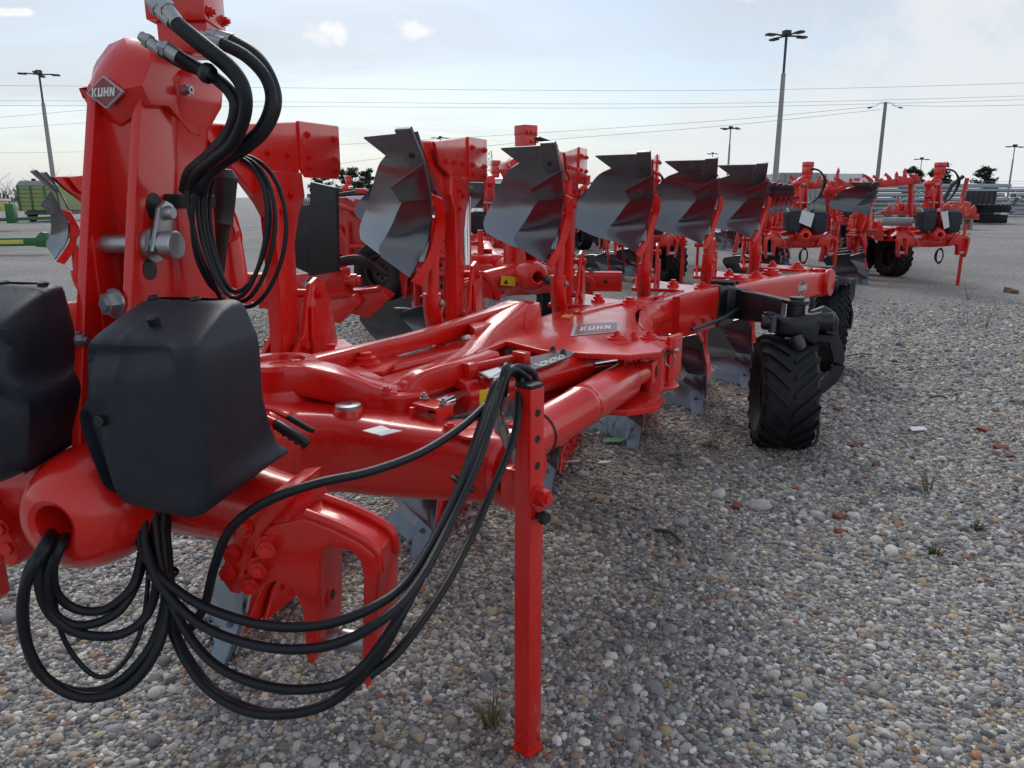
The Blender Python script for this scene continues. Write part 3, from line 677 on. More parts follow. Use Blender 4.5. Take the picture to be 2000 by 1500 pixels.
# --- hub, cross shaft and hitch clevises -----------------------------
hz = .925
b = MB(); b.lathe([(.038, .10), (.038, -.198), (.043, -.212), (.054, -.218), (.080, -.210), (.104, -.186), (.121, -.148), (.129, -.10), (.129, -.05), (.124, -.015), (.112, -.005), (.108, .02), (.108, .10)], (0, 0, hz), (0, 1, 0), 40)
hub = b.obj('hub', 'red', P, 40)
b = MB(); b.lathe([(.112, .08), (.118, .12), (.118, .42), (.10, .46), (0, .46)], (0, 0, hz), (0, 1, 0), 32); b.obj('bearing_housing', 'red_cast', P)
b = MB(); b.bar([(-.42, .03, .875, .15, .16), (-.2, .05, .90, .18, .19), (0, .06, .915, .2, .2), (.2, .05, .90, .18, .19), (.34, .03, .885, .15, .17), (.42, .02, .875, .15, .17)], 4, .9)
b.obj('cross_shaft', 'red_cast', P, 50)
def clevis(s):
    T = lambda p: (s * p[0], p[1], p[2])
    outline = [(0.32, -0.055, 0.849), (0.37, -0.055, 0.893), (0.449, -0.055, 0.917), (0.513, -0.055, 0.898), (0.572, -0.055, 0.873), (0.601, -0.055, 0.85), (0.608, -0.055, 0.812), (0.601, -0.055, 0.719), (0.59, -0.055, 0.611), (0.57, -0.055, 0.539), (0.556, -0.055, 0.56), (0.564, -0.055, 0.667), (0.573, -0.055, 0.796), (0.567, -0.055, 0.834), (0.548, -0.055, 0.853), (0.51, -0.055, 0.858), (0.485, -0.055, 0.848), (0.478, -0.055, 0.82), (0.471, -0.055, 0.703), (0.463, -0.055, 0.617), (0.444, -0.055, 0.574), (0.431, -0.055, 0.593), (0.431, -0.055, 0.704), (0.414, -0.055, 0.755), (0.373, -0.055, 0.766), (0.316, -0.055, 0.743)]
    b = MB(); b.prism([T((p[0], -.055, p[2])) for p in outline], (0, .115, 0), .007, 3)
    c = b.obj('hitch_clevis', 'red_cast', P, 40)
    # tray rims on top and the bolted flange
    b = MB()
    rim = [(0.449, -0.055, 0.917), (0.513, -0.055, 0.898), (0.572, -0.055, 0.873), (0.601, -0.055, 0.85), (0.607, -0.055, 0.806)]
    b.bar([T((p[0], -.044, p[2] + .006)) + (.020, .020) for p in rim], 3, .8).nxt(); b.bar([T((p[0], .042, p[2] + .006)) + (.020, .020) for p in rim], 3, .8)
    b.objs('clevis_rim', 'red_cast', c)
    f = [(0.259, -0.065, 0.756), (0.257, -0.065, 0.787), (0.312, -0.065, 0.897), (0.39, -0.065, 0.971), (0.429, -0.065, 0.979), (0.42, -0.065, 0.948), (0.36, -0.065, 0.881), (0.311, -0.065, 0.783), (0.297, -0.065, 0.734), (0.273, -0.065, 0.734)]
    b = MB(); b.prism([T((p[0], -.066, p[2])) for p in f], (0, .15, 0), .006, 2); b.obj('bolt_flange', 'red_cast', c)
    b = MB()
    for p in ((0.363, -0.055, 0.847), (0.34, -0.055, 0.798), (0.32, -0.055, 0.758)): b.hexbolt(T((p[0], -.057, p[2])), (s * .45, -1, .1), .017, .020, True, .012).nxt()
    for p in ((0.289, -0.066, 0.828), (0.276, -0.066, 0.782), (0.324, -0.066, 0.889)): b.hexbolt(T((p[0], -.067, p[2])), (-s * .2, -1, .1), .014, .012, True, .0).nxt()
    b.objs('bolt', 'red', c)
    # lower link pin between the prongs
    q = (0.506, 0, 0.614)
    b = MB(); b.cyl(T((q[0] - .055, .0, q[2])), T((q[0] + .060, .0, q[2])), .024, 20, .002); b.lathe([(.0, 0), (.030, 0), (.030, .008), (0, .008)], T((q[0] - .022, .0, q[2])), (s, 0, 0), 20)
    b.obj('link_pin', 'zinc', c)
    b = MB(); p = (0.467, -0.055, 0.72); b.lathe([(.028, 0), (.028, .006), (.024, .008), (0, .008)], T((p[0], .0, p[2])), (s, 0, 0), 20); b.obj('boss', 'red_cast', c)
    b = MB(); b.lathe([(.011, 0), (.011, .0095), (0, .0095)], T((p[0], .0, p[2])), (s, 0, 0), 16); b.obj('boss_hole', 'black', c)
    b = MB(); p = (0.584, 0, 0.637); b.box(T((p[0] + .008, .0, p[2])), (.006, .06, .09), 0, .002); b.obj('retainer_plate', 'zinc', c)
clevis(1); clevis(-1)

# --- black plastic covers ---------------------------------------------
def cover(s, dx=0.0, dz=0.0):
    rows = []   # t, (front-left x, front-right x, front y, back y, right flare)
    lev = [(.955, .128, .300, -.185, .020), (.972, .098, .330, -.200, .035), (1.02, .083, .337, -.204, .045), (1.09, .066, .341, -.205, .02), (1.125, .068, .343, -.205, .008), (1.16, .092, .345, -.205, .005), (1.22, .098, .346, -.204, .005), (1.252, .102, .343, -.202, .005), (1.266, .105, .337, -.190, .006), (1.290, .110, .328, -.135, .006), (1.312, .114, .318, -.075, .006), (1.321, .124, .304, -.050, .004), (1.323, .140, .285, -.035, .002)]
    sm = spline(lev, 4); rings = []
    for (z, xl, xr, yf, yb) in sm:
        ring = []
        # perimeter with rounded corners
        fl = max(0, (1.045 - z) / .09) ** 2 * .050; cs = [(xl, yf), (xr, yf), (xr + .006 + fl, yb + fl * .8), (xl, yb)]; rad = [.040, .024, .018, .025]
        pts = []
        for i in range(4):
            p0, p1, p2 = Vector(cs[i-1]), Vector(cs[i]), Vector(cs[(i+1) % 4])
            a = p1 + (p0 - p1).normalized() * rad[i]; c = p1 + (p2 - p1).normalized() * rad[i]
            for k in range(5):
                t = k / 4; pts.append((1-t)**2 * a + 2*t*(1-t) * p1 + t*t * c)
        # resample front edge for the moulded relief
        out_ = []
        for i, p in enumerate(pts):
            out_.append(p); q = pts[(i+1) % len(pts)]
            L = (q - p).length; m = int(L / .012)
            if i == 4: m = 18
            elif i == 9: m = 10
            elif L > .04: m = 2
            else: m = 0
            for k in range(1, m): out_.append(p + (q - p) * k / m)
        for p in out_:
            x, y = p.x, p.y; u = (x - xl) / max(.05, xr - xl)
            if y < yf + .02 and .02 < u < .98:
                # recess under the shoulder and the sweeping channel on the inner side
                e = lambda d, w: math.exp(-(d / w) ** 2)
                zc = 1.235 + .02 * u
                y += .020 * e(z - zc, .024) * (1 if u < .72 else max(0, 1 - (u - .72) / .1))
                uc = .30 - .10 * math.cos((z - .96) / .16 * 1.2) if z < 1.12 else .30
                y += (.030 * max(0, min(1, (uc - u) / .12))) * max(0, min(1, (1.16 - z) / .05))
                y -= .006 * e(u - .33, .02) * (1 if z > 1.2 else 0)
            ring.append((s * x, y, z))
        # bottom sag toward the front corner
        ring = [(x, y, z + (-.028 * (1 - abs(abs(x) - .30) / .25) * max(0, (.99 - z) / .035) if z < .99 else 0) + (.045 * (y - yf) / max(.05, (yb - yf)) * max(0, (1.0 - z) / .045) if z < 1.0 else 0)) for x, y, z in ring]
        rings.append(ring)
    b = MB(); n = len(rings[0]); vs = [p for r in rings for p in r]; fs = []
    for i in range(len(rings) - 1):
        for j in range(n): fs.append((i*n+j, i*n+(j+1) % n, (i+1)*n+(j+1) % n, (i+1)*n+j))
    fs += [tuple(range(n)), tuple(range((len(rings)-1)*n, len(rings)*n))]
    b.add(vs, fs)
    o = b.obj('plastic_cover', 'plastic', P, 60); o.location = (dx, 0, dz)
    b = MB()
    for c, ax in (((s*.135, -.205, 1.118), (0, -1, 0)), ((s*.215, -.135, 1.296), (0, -.5, 1)), ((s*.235, -.03, 1.318), (0, -.2, 1)), ((s*.14, -.03, 1.318), (0, -.2, 1))):
        b.lathe([(.011, -.004), (.011, .009), (.009, .011), (0, .011)], c, ax, 10).nxt()
    b.objs('cover_knob', 'black', o)
cover(1, 0, .028); cover(-1, .022, .05)

# --- turnover arm (big casting), link casting, cylinders, main plate -------
b = MB()
b.bar([(-.14, .52, .83, .34, .26), (-.02, .70, .80, .36, .27), (.16, .755, .795, .30, .25), (.34, .745, .785, .26, .235), (.52, .725, .785, .23, .22), (.66, .715, .785, .21, .20), (.715, .715, .785, .19, .18), (.735, .715, .785, .15, .14)], 5, .55, 4)
b.lathe([(.23, .86), (.20, .90), (.155, .935), (.145, .962), (0, .962)], (-.10, .83, 0), (0, 0, 1), 32)
ta = b.obj('turnover_arm', 'red_cast', P, 45)
b = MB(); q = Vector((0.208, 0.699, 0.925)); b.lathe([(.050, -.06), (.047, .0), (.044, .006), (0, .006)], q, (0, .0, 1), 24); b.obj('pin_boss', 'red_cast', ta)
b = MB(); b.lathe([(.040, .006), (.040, .016), (.036, .018), (.012, .018), (.012, .014), (0, .014)], q, (0, 0, 1), 24); b.obj('zinc_cap', 'zinc', ta)
b = MB(); q2 = Vector((0.551, 0.633, 0.9)); b.hexbolt(q2, (0, 0, 1), .018, .016); b.obj('bolt', 'red', ta)
b = MB(); q2 = Vector((0.618, 0.634, 0.892)); b.lathe([(.045, 0), (.045, .008), (.03, .010), (0, .010)], q2, (0, 0, 1), 20); b.obj('washer_plate', 'red', ta)
b = MB(); b.prism([(0.324, 0.536, 0.914), (0.366, 0.516, 0.914), (0.397, 0.569, 0.912), (0.359, 0.588, 0.916)], (0, 0, .002)); b.prism([(0.368, 0.517, 0.914), (0.387, 0.515, 0.91), (0.42, 0.594, 0.903), (0.398, 0.574, 0.912)], (0, 0, .002)); b.obj('paper_sticker', 'white', ta)
# two levers with black grips
b = MB(); b.tube([(0.102, 0.4, 1.007), (0.119, 0.42, 0.996), (0.157, 0.43, 0.974)], .008, 10); b.tube([(0.111, 0.38, 0.985), (0.146, 0.38, 0.972)], .011, 10); lv_ = b.obj('valve_lever', 'red', P)
b = MB(); b.tube([(0.157, 0.43, 0.975), (0.212, 0.43, 0.947), (0.231, 0.43, 0.94)], [.0085, .0085, .007], 10); b.obj('lever_grip', 'black', lv_)
b = MB(); b.tube([(0.146, 0.38, 0.972), (0.152, 0.38, 0.968), (0.231, 0.38, 0.924), (0.239, 0.38, 0.919)], [.010, .0145, .0145, .011], 12)
for i in range(4):
    t = .3 + .2 * i; a, c = Vector((0.148, 0.375, 0.968)), Vector((0.238, 0.375, 0.918)); p = a + (c - a) * t; b.lathe([(.006, -.004), (.009, 0), (.006, .004)], p - Vector((0, 0, .008)), (c - a), 10)
b.obj('lever_grip', 'black', lv_)
# link casting
b = MB(); p1 = Vector((-.095, .845, 0)); p2 = Vector((.45, 2.06, 0)); p3 = Vector((.315, .86, 0))
b.lathe([(.125, .935), (.130, .95), (.130, 1.022), (.120, 1.036), (.086, 1.036), (.083, 1.016), (0, 1.016)], p1, (0, 0, 1), 32)
b.bar([(-.09, .90, .985, .10, .08), (-0.015, 1.034, 0.99) + (.055, .07), (0.148, 1.413, 1) + (.045, .066), (0.31, 1.809, 1.02) + (.05, .075), (.44, 2.04, 1.04, .11, .10)], 5, .22, 2)
b.bar([(-.06, .82, .985, .15, .09), (.04, .80, .99, .13, .10), (.14, .80, .972, .12, .10), (.22, .83, .94, .13, .09), (.30, .86, .925, .15, .07)], 5, .45)
b.bar([(.22, .84, .93, .13, .08), (0.244, 1.089, 0.91) + (.10, .075), (0.314, 1.28, 0.915) + (.09, .08), (0.382, 1.464, 0.935) + (.085, .085), (0.392, 1.737, 0.975) + (.09, .10), (.45, 2.02, 1.03, .11, .12)], 5, .25, 2)
b.lathe([(.075, .885), (.085, .89), (.085, .945), (.078, .953), (0, .953)], p3, (0, 0, 1), 26)
b.plate([(-.07, .90), (-.02, 1.04), (.04, 1.12), (.14, 1.02), (.24, .92), (.20, .84), (.02, .80)], 'z', .935, .975, .008)
b.plate([(.36, 1.88), (.30, 1.72), (.36, 1.60), (.42, 1.84)], 'z', .98, 1.03, .008)
lc = b.obj('link_casting', 'red_cast', P, 35)
b = MB(); b.lathe([(.072, .0), (.072, .006), (.03, .006), (.03, .003), (0, .003)], p1 + Vector((0, 0, 1.016)), (0, 0, 1), 28); b.obj('pivot_cap', 'red', lc)
b = MB()
for px, py in ((754, 769), (780, 760)):
    pass
b.hexbolt((0.291, 0.801, 0.955), (0, 0, 1), .016, .014).nxt(); b.lathe([(.020, 0), (.020, .006), (.010, .006), (.010, .004), (0, .004)], (0.317, 0.856, 0.953), (0, 0, 1), 16)
b.objs('bolt', 'red', lc)
b = MB(); b.lathe([(.15, .90), (.145, .945), (.10, .965), (.098, 1.05), (.092, 1.075), (.07, 1.078), (.068, 1.066), (0, 1.066)], p2, (0, 0, 1), 32); b.obj('pivot_post', 'red', P, 45)
# main plate with its lip
mp = [(0.42, 1.398, 0.97), (0.48, 1.663, 0.97), (0.658, 1.513, 0.97), (0.821, 1.487, 0.97), (0.995, 1.486, 0.97), (1.106, 1.571, 0.97), (1.128, 1.703, 0.97), (1.076, 1.855, 0.97), (1.009, 2.062, 0.97), (0.971, 2.275, 0.97), (0.945, 2.573, 0.97), (0.958, 2.889, 0.97), (1.034, 3.321, 0.97), (1.074, 3.54, 0.97), (0.91, 3.123, 0.97), (0.718, 2.836, 0.97), (0.57, 2.602, 0.97), (0.471, 2.26, 0.97), (0.392, 1.996, 0.97)]
b = MB(); b.plate([(p[0], p[1]) for p in mp], 'z', .950, .972, .004)
mplate = b.obj('main_plate', 'red', P)
b = MB(); b.plate([(p[0], p[1]) for p in mp], 'z', .730, .755, .004); b.obj('lower_plate', 'red', P)
b = MB()
for px in (0, 1, 2): pass
b.cyl((1.067, 1.843, 0.95), ((1.067, 1.843, 0.95)[0], (1.067, 1.843, 0.95)[1], .75), .05, 20).nxt(); b.cyl((1.12, 2.0, .95), (1.12, 2.0, .75), .045, 20).nxt(); b.cyl((.55, 1.75, .95), (.55, 1.75, .75), .06, 20)
b.objs('spacer_post', 'red', P)
# flat maker's badge on the plate, its plane lies on the steel
ce = Vector((0.801, 2.054, 0.973)); ua = (Vector((0.908, 2.022, 0.973)) - Vector((0.721, 1.886, 0.973))).normalized()
q = [Vector((0.721, 1.819, 0.974)), Vector((0.695, 2.13, 0.974)), Vector((0.898, 2.252, 0.974)), Vector((0.918, 1.98, 0.974))]
b = MB(); cq = sum(q, Vector()) / 4
b.m = 0; b.prism(q, (0, 0, .0015)); b.m = 1; b.prism([cq + (p - cq) * .86 + Vector((0, 0, .0016)) for p in q], (0, 0, .001))
b.m = 2
for i, ch in enumerate('KUHN'):
    for poly in LET[ch]:
        vs = []
        for x, y in poly:
            s_ = .17 + (i + x * .80) * .165; t_ = .32 + .36 * y
            vs.append(q[0].lerp(q[3], s_).lerp(q[1].lerp(q[2], s_), t_) + Vector((0, 0, .0027)))
        b.prism(vs, (0, 0, .0008))
b.obj('plate_badge', ['label_grey', 'emblem_red', 'white'], mplate)
b = MB()
for p, r in (((0.919, 1.809, 0.972), .042), ((1.051, 1.851, 0.972), .040)):
    b.lathe([(r, 0), (r, .008), (r*.75, .010), (r*.75, .016), (0, .016)], p, (0, 0, 1), 22); b.hexbolt((p[0], p[1], p[2] + .014), (0, 0, 1), .014, .012).nxt()
for p in ((0.984, 1.886, 0.972), (0.994, 1.802, 0.972)): b.hexbolt(p, (0, 0, 1), .013, .012).nxt()
b.objs('bolt', 'red', mplate)
b = MB()
for p in ((0.929, 2.537, 0.972), (0.939, 2.318, 0.972), (0.984, 2.101, 0.972), (0.953, 2.791, 0.972)): b.lathe([(.008, 0), (.008, .0012), (0, .0012)], p, (0, 0, 1), 12).nxt()
b.objs('plate_hole', 'black', mplate)
b = MB(); b.prism([(0.598, 2.338, 0.973), (0.644, 2.315, 0.973), (0.655, 2.42, 0.973), (0.604, 2.444, 0.973)], (0, 0, .002)); b.obj('reflector_sticker', 'orange', mplate)
b = MB(); b.bar([(0.662, 2.476, 0.975) + (.05, .012), (0.758, 2.726, 0.975) + (.05, .012), (1.05, 3.308, 0.975) + (.05, .012)], 0, .3); b.obj('weld_strip', 'red', mplate)
# curved guard where plate meets beam
g = []
for i, (a, c) in enumerate(zip([(1.128, 1.693, 0.972), (1.05, 1.965, 0.972), (0.988, 2.266, 0.972), (0.973, 2.677, 0.972), (1.051, 3.258, 0.972), (1.183, 3.658, 0.972)], [(1.156, 2.424, 0.8), (1.079, 2.657, 0.8), (1.028, 2.912, 0.8), (1.047, 3.181, 0.8), (1.154, 3.32, 0.8), (1.272, 3.593, 0.8)])):
    g.append([tuple(Vector(a) + (Vector(c) - Vector(a)) * t + Vector((.03 * math.sin(math.pi * t), -.05 * math.sin(math.pi * t), 0))) for t in np.linspace(0, 1, 6)])
b = MB(); b.sheet(g, .012); b.obj('beam_guard', 'red', P, 60)
# beam
bd = Vector((.408, .885, 0)).normalized(); bp = Vector((bd.y, -bd.x, 0))
def along(s, off=0.0, z=.86): return tuple(Vector((.07, 1.13, z)) + bd * s + bp * off)
def seg(s0, s1, w0, h0, w1, h1, z=.86): return [along(s0, 0, z) + (w0, h0), along(s1, 0, z) + (w1, h1)]
b = MB(); b.bar([along(-.12) + (.15, .19), along(1.2) + (.16, .20), along(3.0) + (.17, .21), along(3.2) + (.17, .21), (1.95, 4.90, .86, .155, .20), (2.26, 5.43, .855, .15, .18)], 0, .22)
beam = b.obj('main_beam', 'red', P)
b = MB()
for s0, s1, zc in ((2.35, 3.05, .86), ):
    b.bar([along(s0, .10, .86) + (.05, .24), along(s0 + .12, .10, .86) + (.05, .26), along(s1 - .1, .10, .86) + (.05, .26), along(s1, .10, .87) + (.05, .2)], 0, .2)
b.obj('beam_bracket', 'red', beam)
b = MB(); b.bar([along(3.70, .10, .85) + (.05, .14), along(3.82, .12, .83) + (.05, .20), along(3.95, .12, .85) + (.05, .12)], 3, .5); b.obj('beam_lug', 'red', beam)
for s0 in (2.55, 2.7, 2.85):
    b = MB(); b.hexbolt(along(s0, .127, .80), tuple(bp), .012, .012); b.obj('bolt', 'red', beam)
be_d = (Vector((2.26, 5.43, 0)) - Vector((1.95, 4.90, 0))).normalized(); be_n = Vector((be_d.y, -be_d.x, 0))
emblem(beam, Vector((2.02, 5.02, .86)) + be_n * .080, be_d, (0, 0, 1), .22, .15, name='beam_badge')
b = MB(); e = Vector((2.285, 5.47, .86))
b.cyl(e + Vector((0, 0, .11)), e - Vector((0, 0, .12)), .055, 20, .006); b.cyl(e + bp * .10 + Vector((0, 0, .05)), e - bp * .10 + Vector((0, 0, .05)), .035, 16)
b.lathe([(.11, -.02), (.115, 0), (.11, .02), (0, .02)], e + bp * .085, bp, 24); b.lathe([(.11, -.02), (.115, 0), (.11, .02), (0, .02)], e - bp * .085, bp, 24)
b.obj('beam_end_knuckle', 'red', P)
b = MB()
for s0 in (3.55, 4.25):
    b.lathe([(.085, 0), (.085, .015), (.06, .02), (.06, .035), (.03, .037), (.03, .05), (0, .05)], along(s0, .0, .958), (0, 0, 1), 20).nxt()
b.objs('beam_cap', 'red', beam)

# --- cylinders ----------------------------------------------------------------
a0, a1, a2, a3 = Vector((0.419, 0.868, 0.9)), Vector((0.459, 1.009, 0.9)), Vector((0.807, 1.607, 0.9)), Vector((0.947, 1.761, 0.9))
b = MB(); d = (a2 - a1).normalized(); L = (a2 - a1).length
b.lathe([(.030, -.004), (.060, 0), (.064, .006), (.064, .05), (.056, .055), (.056, .075), (.066, .08), (.066, L - .03), (.058, L), (.03, L + .004)], a1, d, 28)
cy = b.obj('hydraulic_cylinder', 'red', P)
b = MB(); b.cyl(a0, a1 + d * .02, .026, 18).nxt(); b.cyl(a2 - d * .02, a3, .026, 18); b.objs('piston_rod', 'chrome', cy)
b = MB(); b.lathe([(.05, -.06), (.055, -.05), (.055, .05), (.05, .06)], a3, (0, 0, 1), 20); b.obj('rod_eye', 'red', cy)
b = MB(); q = Vector((0.578, 0.951, 0.93)); b.box(q + Vector((0, -.03, 0)), (.002, .05, .045), R(-30)); b.obj('warning_label', 'yellow', cy)
# indicator plate over the cylinder
ip = [(0.521, 1.041, 0.975), (0.584, 1.169, 0.975), (0.644, 1.325, 0.975), (0.75, 1.497, 0.975), (0.793, 1.436, 0.975), (0.785, 1.357, 0.975), (0.732, 1.202, 0.975), (0.647, 1.008, 0.975), (0.581, 0.963, 0.975)]
b = MB(); b.prism(ip, (0, 0, .006), .002); ind = b.obj('scale_plate', 'darksteel', P)
b = MB(); A, B, C_, D_ = [Vector(x) for x in ((0.683, 1.193, 0.982), (0.756, 1.392, 0.982), (0.78, 1.34, 0.982), (0.72, 1.167, 0.982))]
for i in range(12):
    t = i / 12
    for r_ in (0, 1, 2):
        if (i * 7 + r_ * 5) % 4 == 3: continue
        lo, hi = r_ / 3 + .04, r_ / 3 + .26
        q = [A.lerp(B, t).lerp(D_.lerp(C_, t), lo), A.lerp(B, t + .06).lerp(D_.lerp(C_, t + .06), lo), A.lerp(B, t + .06).lerp(D_.lerp(C_, t + .06), hi), A.lerp(B, t).lerp(D_.lerp(C_, t), hi)]
        b.prism(q, (0, 0, .001))
b.prism([(0.538, 1.029, 0.982), (0.573, 1.117, 0.982), (0.601, 1.075, 0.982), (0.586, 0.964, 0.982)], (0, 0, .001))
tag(b.obj('scale_marks', 'white', ind), kind='stuff')
b = MB(); b.bar([(0.459, 1.046, 0.985) + (.03, .03), (0.644, 1.277, 1) + (.022, .012)], 0, .2); b.box((0.487, 1.052, 0.985), (.05, .04, .05), R(-30), .004); b.box((0.632, 1.227, 1), (.06, .035, .04), R(-30), .004); b.obj('indicator_rod', 'red', P)
b = MB()
for p in ((0.709, 1.446, 0.985), (0.756, 1.397, 0.985)): b.hexbolt(p, (0, 0, 1), .010, .010).nxt()
b.objs('bolt', 'darksteel', ind)
# rod guide bracket with black tee
b = MB(); q = Vector((0.451, 0.775, 0.935)); b.box(q, (.10, .075, .010), R(-28), .003); b.box(q + Vector((.042, -.02, -.035)), (.010, .07, .07), R(-28), .003); b.box(q + Vector((-.045, -.0, -.06)), (.014, .07, .11), R(-28), .003); gb = b.obj('guide_bracket', 'red', P)
b = MB(); b.cyl((0.366, 0.832, 0.905), (0.45, 0.826, 0.895), .012, 12); b.cyl((0.409, 0.823, 0.9), (0.414, 0.812, 0.84), .011, 12); b.cyl((0.488, 0.764, 0.9), (0.474, 0.803, 0.85), .013, 12); b.obj('guide_tee', 'black', gb)
b = MB(); b.hexbolt((0.415, 0.804, 0.945), (0, 0, 1), .010, .010).nxt(); b.hexbolt((0.492, 0.753, 0.945), (0, 0, 1), .010, .010); b.objs('bolt', 'zinc', gb)
b = MB()
cp = [(0.396, 0.715, 0.86), (0.47, 0.736, 0.87), (0.54, 0.8, 0.88), (0.602, 0.842, 0.88)]
b.tube(cp, .022, 12, 6); 
for i, p in enumerate(spline(cp, 12)): b.lathe([(.022, -.005), (.026, 0), (.022, .005)], p, (1, .2, .05), 12)
b.obj('corrugated_sleeve', 'black', P)
# curved red arm beside the link
b = MB(); b.bar([(0.337, 0.882, 0.9) + (.08, .10), (0.352, 0.903, 0.95) + (.07, .10), (0.395, 0.974, 0.97) + (.07, .09), (0.458, 1.091, 0.975) + (.07, .08), (0.52, 1.243, 0.975) + (.07, .08)], 4, .4); b.obj('cylinder_bracket', 'red', P)

# --- big adjusting tube and its end bracket ------------------------------------
t0, t1, t2, t3 = Vector((0.719, 0.683, 0.845)), Vector((0.975, 1.61, 0.845)), Vector((1.046, 1.796, 0.845)), Vector((1.11, 1.977, 0.845))
d = (t1 - t0).normalized(); L = (t1 - t0).length
b = MB(); b.lathe([(0, 0), (.070, 0), (.070, L*.50), (.0735, L*.505), (.0735, L*.54), (.071, L*.545), (.0735, L*.57), (.0735, L*.97), (.066, L), (.045, L + .004), (0, L + .004)], t0, d, 36)
at = b.obj('adjusting_tube', 'red', P, 40)
b = MB(); b.lathe([(.072, .15*L), (.0755, .155*L), (.072, .16*L)], t0, d, 30); b.obj('tube_ring', 'black', at)
b = MB(); b.cyl(t1, t2 + d * .02, .045, 20); ux = Vector((d.y, -d.x, 0))
b.box(t2 + d * .03, (.085, .16, .095), math.atan2(d.y, d.x) - math.pi/2, .004)
b.obj('tube_neck', 'red', at)
b = MB()
for i in range(3):
    for k_ in range(2):
        p = t2 + d * (-.005 + .03 * i + .012 * k_) + ux * .0435 + Vector((0, 0, .006 - .016 * k_)); b.box(p, (.003, .012, .038), math.atan2(d.y, d.x) - math.pi/2, 0, Matrix.Rotation(math.atan2(d.y, d.x) - math.pi/2, 3, 'Z') @ Matrix.Rotation(R(-28), 3, 'X')).nxt()
b.objs('vent_slot', 'black', at)
b = MB()
for i in range(4): b.box(t2 + d * (-.03 + .028 * i) + Vector((0, 0, .0485)), (.030, .012 + .004 * (i % 2), .002), math.atan2(d.y, d.x) - math.pi/2)
tag(b.obj('printed_label', 'white', at), kind='stuff')
b = MB(); h0 = t1 + d * -.02 + Vector((0, 0, .065)); b.tube([h0, h0 + Vector((0, 0, .035)), h0 + d * .03 + Vector((0, 0, .05)), h0 + d * .10 + Vector((0, 0, .05)), h0 + d * .13 + Vector((0, 0, .03)), h0 + d * .13 - Vector((0, 0, .01))], .007, 10, 4); b.obj('tube_handle', 'red', at)
b = MB(); b.cyl(Vector(t3) + Vector((-.03, -.02, .10)), Vector(t3) + Vector((-.03, -.02, -.13)), .045, 20, .005); b.lathe([(.10, 0), (.105, .008), (.10, .016), (0, .016)], Vector(t3) + Vector((-.03, -.02, -.10)), (0, 0, 1), 24); b.box(Vector(t3) + Vector((.045, .03, .02)), (.02, .12, .20), R(-25), .006); b.obj('end_knuckle', 'red', P)
b = MB(); rp = Vector(t3) + Vector((.03, -.055, .03))
b.tube([rp + Vector((.022 * math.cos(t), -.01, .032 * math.sin(t))) for t in np.linspace(0, 2 * math.pi, 20)], .003, 8); b.cyl(rp + Vector((0, -.02, .032)), rp + Vector((.03, .05, .032)), .007, 10); b.obj('linch_pin', 'zinc', P)

# --- parking stand ------------------------------------------------------------------
SX, SY, SA = .808, .488, R(-29)
b = MB(); b.box((SX, SY, .545), (.056, .056, 1.07), SA, .006)
st = b.obj('parking_stand', 'red', P)
m = Matrix.Rotation(SA, 3, 'Z'); n1 = m @ Vector((1, 0, 0)); n0 = m @ Vector((0, -1, 0))
b = MB(); b.box((SX, SY, 1.085), (.054, .054, .010), SA, .004); b.obj('stand_end_cap', 'plastic', st)
b = MB()
for z in (1.015, .945, .873): b.lathe([(.0105, -.001), (.0105, .0006), (0, .0006)], Vector((SX, SY, z)) + n1 * .028 + n0 * 0.0, n1, 18).nxt()
b.objs('stand_hole', 'black', st)
b = MB(); b.hexbolt(Vector((SX, SY, .790)) + n1 * .028, n1, .022, .030, True, .008); b.obj('stand_nut', 'red', st)
b = MB(); b.lathe([(.009, 0), (.009, .014), (.017, .016), (.019, .024), (.016, .034), (0, .036)], Vector((SX, SY, .735)) + n1 * .028, n1, 18); b.obj('stand_knob', 'black', st)
b = MB(); b.box((SX, SY, .012), (.070, .064, .012), SA, .004); b.obj('stand_foot', 'red', st)
# clamp plates between arm and stand
b = MB(); q = Vector((SX, SY, .845)); a_ = Vector((.735, .66, .80))
b.lathe([(0, 0), (.115, 0), (.115, .022), (0, .022)], a_ + Vector((.0, -.02, 0)), (.85, -.5, 0), 28); b.lathe([(.085, .03), (.085, .05), (0, .05)], a_ + Vector((.0, -.02, 0)), (.85, -.5, 0), 24)
b.box((.775, .56, .80), (.05, .13, .10), R(-25), .006); b.obj('stand_clamp', 'red', P)
b = MB(); b.tube([a_ + Vector((.03, -.05, .085)), q + Vector((-.06, .05, .04)), q + Vector((-.03, .04, .015))], .006, 8, 4); b.obj('clamp_pin', 'black', P)
# --- bodies -----------------------------------------------------------------------------
lo = body_parts(False); hi = body_parts(True)
for k in range(6):
    for proto in (lo, hi):
        o = proto if k == 0 else copy_tree(proto)
        if k == 0: o.parent = P
        o.parent = P; o.location = (*TIP(k), 0)
# --- support wheel on its swinging arm -------------------------------------------------------
def wheel(parent, loc, r, w, rz=0.0, lug=True, rim='black', cache={}):
    key = (r, w, lug)
    if key not in cache:
        tb, rb = tyre_meshes(r, w, lug); cache[key] = (tb.obj('tyre', 'rubber', None, 40), rb.obj('rim', rim))
        t_, r_ = cache[key]
    else:
        t_, r_ = [o.copy() for o in cache[key]]; COL.objects.link(t_); COL.objects.link(r_)
    t_.name = 'wheel'; t_.parent = parent; t_.location = loc; t_.rotation_euler = (0, 0, rz); r_.parent = t_; r_.location = (0, 0, 0)
    return t_
wheel(P, (1.83, 3.62, .345), .35, .33, R(3))
b = MB(); b.bar([along(3.06, .10, .885) + (.07, .20), along(3.12, .18, .885) + (.07, .20), (1.60, 3.78, .885, .07, .19), (1.72, 3.70, .88, .075, .17), (1.80, 3.66, .875, .09, .15)], 5, .25)
